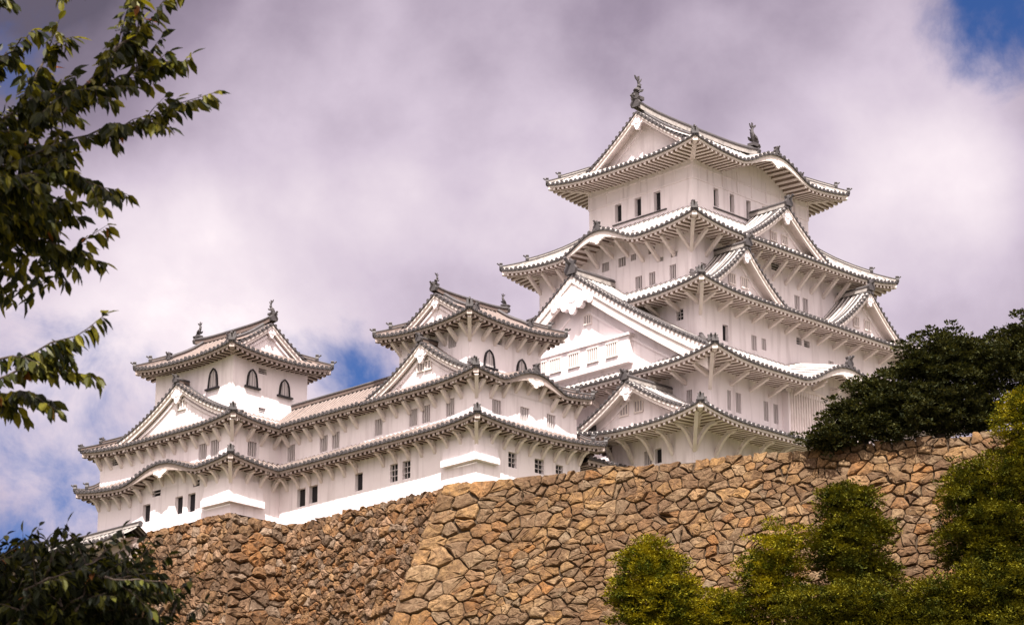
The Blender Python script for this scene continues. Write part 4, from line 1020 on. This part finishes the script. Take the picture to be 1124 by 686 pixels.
# twigs: (right, forward, up) in metres from the camera position, leaves per metre, side shoots
CHERRY_TWIGS = [([(-3.207, 14.2, 5.301), (-2.876, 14.1, 5.428), (-2.547, 14, 5.525), (-2.243, 13.9, 5.553), (-1.971, 13.8, 5.626), (-1.695, 13.7, 5.686)], 64, 10), ([(-2.929, 14.3, 5.713), (-2.542, 14.2, 5.847), (-2.29, 14.1, 5.956), (-2.095, 14.1, 6.031), (-1.893, 14.1, 6.095)], 62, 7), ([(-2.627, 14.1, 5.736), (-2.433, 14.2, 6.045), (-2.319, 14.3, 6.324), (-2.263, 14.3, 6.539), (-2.231, 14.4, 6.767)], 62, 7), ([(-2.359, 14, 6.029), (-2.18, 14.1, 6.259), (-2.089, 14.1, 6.4), (-1.975, 14.1, 6.531)], 60, 4), ([(-3.307, 14.5, 5.911), (-3.104, 14.5, 6.196), (-2.992, 14.5, 6.352), (-2.884, 14.5, 6.419)], 60, 4), ([(-2.959, 14.4, 5.917), (-2.821, 14.4, 6.177), (-2.751, 14.4, 6.309), (-2.653, 14.4, 6.338)], 55, 4), ([(-3.134, 13.8, 5.429), (-2.833, 13.8, 5.614), (-2.63, 13.8, 5.727), (-2.404, 13.7, 5.714), (-2.271, 13.7, 5.641)], 64, 9), ([(-3.307, 14.6, 5.597), (-3.045, 14.6, 5.821), (-2.89, 14.6, 5.999), (-2.731, 14.6, 6.143)], 62, 9), ([(-3.155, 14, 5.115), (-2.85, 14, 5.277), (-2.571, 13.9, 5.284), (-2.34, 13.8, 5.157), (-2.182, 13.8, 5.102)], 62, 6), ([(-3.217, 14.3, 5.139), (-2.902, 14.3, 5.242), (-2.713, 14.3, 5.213), (-2.544, 14.3, 5.151)], 64, 8), ([(-3.186, 14.2, 4.98), (-2.924, 14.2, 5.019), (-2.69, 14.1, 4.922), (-2.468, 14, 4.799), (-2.331, 14, 4.766)], 64, 7), ([(-3.129, 13.7, 4.869), (-2.885, 13.7, 5.054), (-2.687, 13.7, 5.186), (-2.512, 13.7, 5.296)], 62, 10), ([(-3.185, 14, 4.783), (-3.014, 14, 4.965), (-2.829, 14.1, 5.067), (-2.641, 14.1, 5.0)], 62, 8), ([(-3.269, 14.3, 5.54), (-3.083, 14.3, 5.568), (-2.869, 14.3, 5.597), (-2.685, 14.2, 5.501)], 64, 9), ([(-3.097, 13.6, 5.077), (-2.922, 13.6, 5.132), (-2.74, 13.6, 5.077), (-2.609, 13.6, 5.023)], 64, 9), ([(-3.289, 14.5, 5.211), (-3.111, 14.5, 5.223), (-2.962, 14.5, 5.177), (-2.85, 14.5, 5.125)], 60, 7), ([(-3.025, 13.7, 4.043), (-2.827, 13.7, 4.101), (-2.629, 13.7, 4.143), (-2.432, 13.7, 4.243), (-2.256, 13.7, 4.36)], 56, 4), ([(-3.061, 13.9, 3.98), (-2.812, 13.9, 4.065), (-2.611, 13.9, 4.107), (-2.431, 13.9, 4.076), (-2.305, 13.8, 4.015)], 60, 4), ([(-3.121, 14.2, 3.974), (-2.919, 14.2, 4.055), (-2.763, 14.2, 4.055), (-2.615, 14.2, 4.001)], 60, 4), ([(-3.316, 14.3, 6.683), (-3.154, 14.3, 6.563), (-3.044, 14.3, 6.551)], 55, 2), ([(-2.795, 14.3, 6.72), (-2.681, 14.3, 6.647), (-2.597, 14.3, 6.623)], 40, 1)]
SAPLING_TWIGS = [([(-3.046, 15.17, 3.043), (-2.915, 15.17, 3.15), (-2.816, 15.37, 3.211)], 58, 4), ([(-3.346, 15.48, 3.229), (-3.149, 15.48, 3.39), (-2.974, 15.63, 3.495)], 58, 4), ([(-2.478, 15.37, 3.055), (-2.345, 15.37, 3.218), (-2.194, 15.28, 3.273)], 58, 4), ([(-2.691, 16.04, 3.273), (-2.559, 16.04, 3.418), (-2.442, 16.17, 3.497)], 58, 4), ([(-3.215, 14.95, 3.13), (-3.044, 14.95, 3.277), (-2.877, 15.0, 3.349)], 58, 4), ([(-2.811, 14.73, 3.058), (-2.64, 14.73, 3.166), (-2.491, 14.89, 3.223)], 58, 4), ([(-3.285, 15.87, 3.043), (-3.15, 15.87, 3.185), (-3.0, 15.82, 3.225)], 58, 4), ([(-2.782, 15.22, 2.988), (-2.663, 15.22, 3.199), (-2.575, 15.44, 3.371)], 58, 4), ([(-2.782, 16.17, 3.413), (-2.633, 16.17, 3.541), (-2.404, 15.68, 3.466)], 58, 4), ([(-2.545, 15.88, 3.367), (-2.386, 15.88, 3.404), (-2.203, 15.73, 3.317)], 58, 4), ([(-2.876, 16.13, 3.123), (-2.668, 16.13, 3.239), (-2.478, 16.28, 3.293)], 58, 4), ([(-2.562, 15.67, 3.087), (-2.404, 15.67, 3.283), (-2.26, 15.81, 3.419)], 58, 4), ([(-2.706, 15.44, 2.889), (-2.532, 15.44, 3.112), (-2.326, 15.26, 3.209)], 58, 4), ([(-2.84, 15.45, 3.291), (-2.71, 15.45, 3.396), (-2.587, 15.52, 3.427)], 58, 4), ([(-3.118, 15.34, 3.021), (-3.096, 15.34, 3.229), (-3.054, 15.27, 3.334)], 58, 4), ([(-3.098, 15.77, 3.342), (-2.995, 15.77, 3.513), (-2.864, 15.65, 3.565)], 58, 4), ([(-2.62, 15.05, 3.04), (-2.437, 15.05, 3.201), (-2.233, 14.95, 3.253)], 58, 4), ([(-2.923, 15.52, 3.188), (-2.728, 15.52, 3.356), (-2.555, 15.69, 3.471)], 58, 4), ([(-2.711, 15.1, 2.812), (-2.69, 15.1, 2.985), (-2.689, 15.24, 3.1)], 58, 4), ([(-2.652, 15.23, 2.856), (-2.512, 15.23, 2.998), (-2.343, 15.07, 3.021)], 58, 4), ([(-2.657, 15.62, 3.216), (-2.514, 15.62, 3.367), (-2.367, 15.63, 3.43)], 58, 4), ([(-2.864, 15.36, 3.102), (-2.789, 15.36, 3.248), (-2.739, 15.53, 3.343)], 58, 4), ([(-2.665, 15.07, 2.924), (-2.642, 15.07, 3.092), (-2.657, 15.31, 3.223)], 58, 4), ([(-2.617, 15.61, 3.033), (-2.553, 15.61, 3.158), (-2.539, 15.96, 3.265)], 58, 4), ([(-2.961, 15.75, 3.225), (-2.884, 15.75, 3.436), (-2.818, 15.85, 3.578)], 58, 4), ([(-2.943, 15.65, 3.272), (-2.806, 15.65, 3.448), (-2.691, 15.81, 3.568)], 58, 4), ([(-3.071, 15.28, 2.891), (-2.913, 15.28, 3.094), (-2.743, 15.25, 3.203)], 58, 4), ([(-3.198, 15.68, 3.033), (-3.032, 15.68, 3.179), (-2.811, 15.41, 3.179)], 58, 4), ([(-3.233, 15.58, 3.019), (-3.152, 15.58, 3.173), (-3.034, 15.42, 3.204)], 58, 4), ([(-2.957, 15.68, 3.088), (-2.941, 15.68, 3.311), (-2.908, 15.62, 3.431)], 58, 4), ([(-2.339, 14.71, 3.128), (-2.154, 14.71, 3.138), (-1.993, 14.91, 3.103)], 58, 4), ([(-2.456, 15.21, 3.1), (-2.374, 15.21, 3.228), (-2.285, 15.19, 3.263)], 58, 4), ([(-3.256, 15.35, 3.098), (-3.234, 15.35, 3.312), (-3.281, 15.71, 3.518)], 58, 4), ([(-2.757, 16.1, 3.396), (-2.626, 16.1, 3.504), (-2.449, 15.84, 3.46)], 58, 4), ([(-2.559, 15.34, 2.923), (-2.446, 15.34, 3.074), (-2.371, 15.62, 3.194)], 58, 4), ([(-2.375, 15.36, 3.11), (-2.197, 15.36, 3.187), (-2.032, 15.48, 3.2)], 58, 4), ([(-2.866, 14.87, 2.844), (-2.821, 14.87, 3.036), (-2.756, 14.79, 3.126)], 58, 4), ([(-2.421, 15.52, 3.224), (-2.284, 15.52, 3.316), (-2.14, 15.5, 3.314)], 58, 4), ([(-3.0, 15.14, 2.924), (-2.901, 15.14, 3.118), (-2.79, 15.1, 3.217)], 58, 4), ([(-3.369, 15.63, 2.929), (-3.343, 15.63, 3.154), (-3.326, 15.7, 3.304)], 58, 4), ([(-2.425, 15.2, 2.861), (-2.349, 15.2, 3.003), (-2.268, 15.19, 3.055)], 58, 4), ([(-2.669, 15.35, 3.097), (-2.589, 15.35, 3.213), (-2.52, 15.45, 3.261)], 58, 4), ([(-2.774, 15.4, 3.161), (-2.722, 15.4, 3.309), (-2.674, 15.45, 3.379)], 58, 4), ([(-2.662, 15.04, 3.115), (-2.533, 15.04, 3.266), (-2.44, 15.29, 3.386)], 58, 4), ([(-2.953, 15.39, 3.067), (-2.81, 15.39, 3.226), (-2.627, 15.19, 3.252)], 58, 4), ([(-3.095, 15.45, 3.096), (-3.0, 15.45, 3.25), (-2.887, 15.38, 3.301)], 58, 4), ([(-2.38, 14.97, 3.163), (-2.217, 14.97, 3.206), (-2.093, 15.28, 3.227)], 58, 4), ([(-3.158, 15.12, 3.144), (-3.002, 15.12, 3.326), (-2.773, 14.76, 3.339)], 58, 4), ([(-2.668, 15.87, 3.192), (-2.645, 15.87, 3.314), (-2.643, 16.03, 3.378)], 58, 4), ([(-2.575, 15.63, 2.925), (-2.394, 15.63, 3.048), (-2.215, 15.68, 3.092)], 58, 4), ([(-3.445, 15.99, 3.337), (-3.302, 15.99, 3.499), (-3.203, 16.25, 3.626)], 58, 4), ([(-2.873, 16.08, 3.337), (-2.759, 16.08, 3.537), (-2.652, 16.16, 3.662)], 58, 4), ([(-3.275, 15.61, 3.218), (-3.199, 15.61, 3.393), (-3.113, 15.59, 3.472)], 58, 4), ([(-2.52, 15.61, 3.004), (-2.391, 15.61, 3.201), (-2.276, 15.75, 3.338)], 58, 4), ([(-2.899, 15.24, 2.984), (-2.805, 15.24, 3.094), (-2.724, 15.35, 3.138)], 58, 4), ([(-2.762, 15.0, 3.184), (-2.714, 15.0, 3.317), (-2.694, 15.18, 3.402)], 58, 4), ([(-2.58, 15.0, 2.998), (-2.403, 15.0, 3.114), (-2.225, 15.03, 3.15)], 58, 4), ([(-3.341, 15.87, 3.272), (-3.243, 15.87, 3.469), (-3.113, 15.74, 3.545)], 58, 4), ([(-3.189, 15.65, 3.022), (-3.112, 15.65, 3.154), (-3.078, 15.9, 3.246)], 58, 4), ([(-2.63, 15.34, 3.248), (-2.535, 15.34, 3.367), (-2.483, 15.64, 3.463)], 58, 4), ([(-3.316, 15.5, 3.172), (-3.192, 15.55, 3.432), (-3.1, 15.55, 3.58)], 40, 1), ([(-3.192, 15.5, 3.139), (-3.067, 15.55, 3.398), (-2.975, 15.55, 3.546)], 40, 1), ([(-3.018, 15.5, 3.195), (-2.892, 15.55, 3.454), (-2.799, 15.55, 3.603)], 40, 1), ([(-2.833, 15.5, 3.161), (-2.706, 15.55, 3.42), (-2.613, 15.55, 3.569)], 40, 1), ([(-2.527, 15.5, 3.116), (-2.397, 15.55, 3.375), (-2.303, 15.55, 3.523)], 40, 1), ([(-2.615, 15.5, 3.217), (-2.485, 15.55, 3.477), (-2.391, 15.55, 3.626)], 40, 1), ([(-2.418, 15.5, 3.15), (-2.287, 15.55, 3.409), (-2.192, 15.55, 3.557)], 40, 1), ([(-2.159, 15.5, 2.926), (-2.027, 15.55, 3.183), (-1.932, 15.55, 3.329)], 40, 1), ([(-2.237, 15.5, 2.799), (-2.105, 15.55, 3.053), (-2.011, 15.55, 3.199)], 40, 1), ([(-2.33, 15.5, 3.049), (-2.199, 15.55, 3.307), (-2.104, 15.55, 3.454)], 40, 1), ([(-2.098, 15.5, 2.771), (-1.965, 15.55, 3.025), (-1.871, 15.55, 3.171)], 40, 1)]
def plant_cherries():
    # overhanging cherry: trunk outside the picture on the left, boughs reach in; coordinates right / forward / up from the camera, metres
    twigs = CHERRY_TWIGS
    limbs = [([(-4.6, 14, -1.6), (-4.45, 14, 1.0), (-4.2, 14, 3.0), (-4.3, 14, 5.0), (-4.2, 14, 7.2)], .19, .07),
             ([(-4.2, 14, 3.0), (-3.7, 13.8, 3.7), (-3.1, 13.7, 4.05)], .07, .02),
             ([(-4.3, 14, 4.2), (-3.7, 14.1, 4.6), (-3.08, 14.1, 4.95)], .07, .02),
             ([(-4.3, 14, 4.9), (-3.6, 14.2, 5.2), (-3.0, 14.2, 5.45)], .07, .02),
             ([(-4.2, 14, 6.0), (-3.4, 13, 7.3), (-2.2, 12.5, 8.2)], .06, .02), ([(-4.2, 14, 6.6), (-3.2, 12, 8.0), (-2.6, 11.5, 8.8)], .05, .02)]
    fill = [(-2.75, 12.6, 7.3, 1.05, .75, .5, 2600, .13), (-3.5, 12.9, 7.0, .6, .8, .6, 900, .13),
            (-3.0, 14.5, 5.5, .42, .5, .38, 520, .10), (-3.0, 14.5, 4.95, .32, .5, .22, 260, .10)]
    cherry('overhanging cherry boughs with drooping pointed leaves in the upper left', CAM+RV*-4.6+FV*14+Vector((0, 0, -1.6)), limbs, twigs, 5, fill)
    tw2 = SAPLING_TWIGS
    limbs2 = [([(-3.0, 15.5, -1.6), (-3.0, 15.5, .8), (-2.9, 15.5, 2.9)], .10, .03), ([(-2.95, 15.5, .9), (-3.6, 15.3, 2.4), (-3.9, 15.4, 3.2)], .05, .015), ([(-2.95, 15.5, 1.2), (-2.5, 15.4, 2.4), (-2.1, 15.4, 3.1)], .05, .012),
              ([(-2.9, 15.5, 1.6), (-3.2, 15.2, 2.8), (-3.1, 15.1, 3.35)], .04, .012)]
    fill2 = [(-3.45, 15.6, 3.03, .75, .6, .33, 3000, .085), (-2.6, 15.6, 2.95, .5, .5, .28, 1000, .085), (-2.95, 15.9, 3.0, .9, .4, .28, 1800, .085)]
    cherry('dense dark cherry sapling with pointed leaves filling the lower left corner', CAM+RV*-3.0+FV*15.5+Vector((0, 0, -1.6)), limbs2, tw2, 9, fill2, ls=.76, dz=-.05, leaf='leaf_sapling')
plant_cherries()
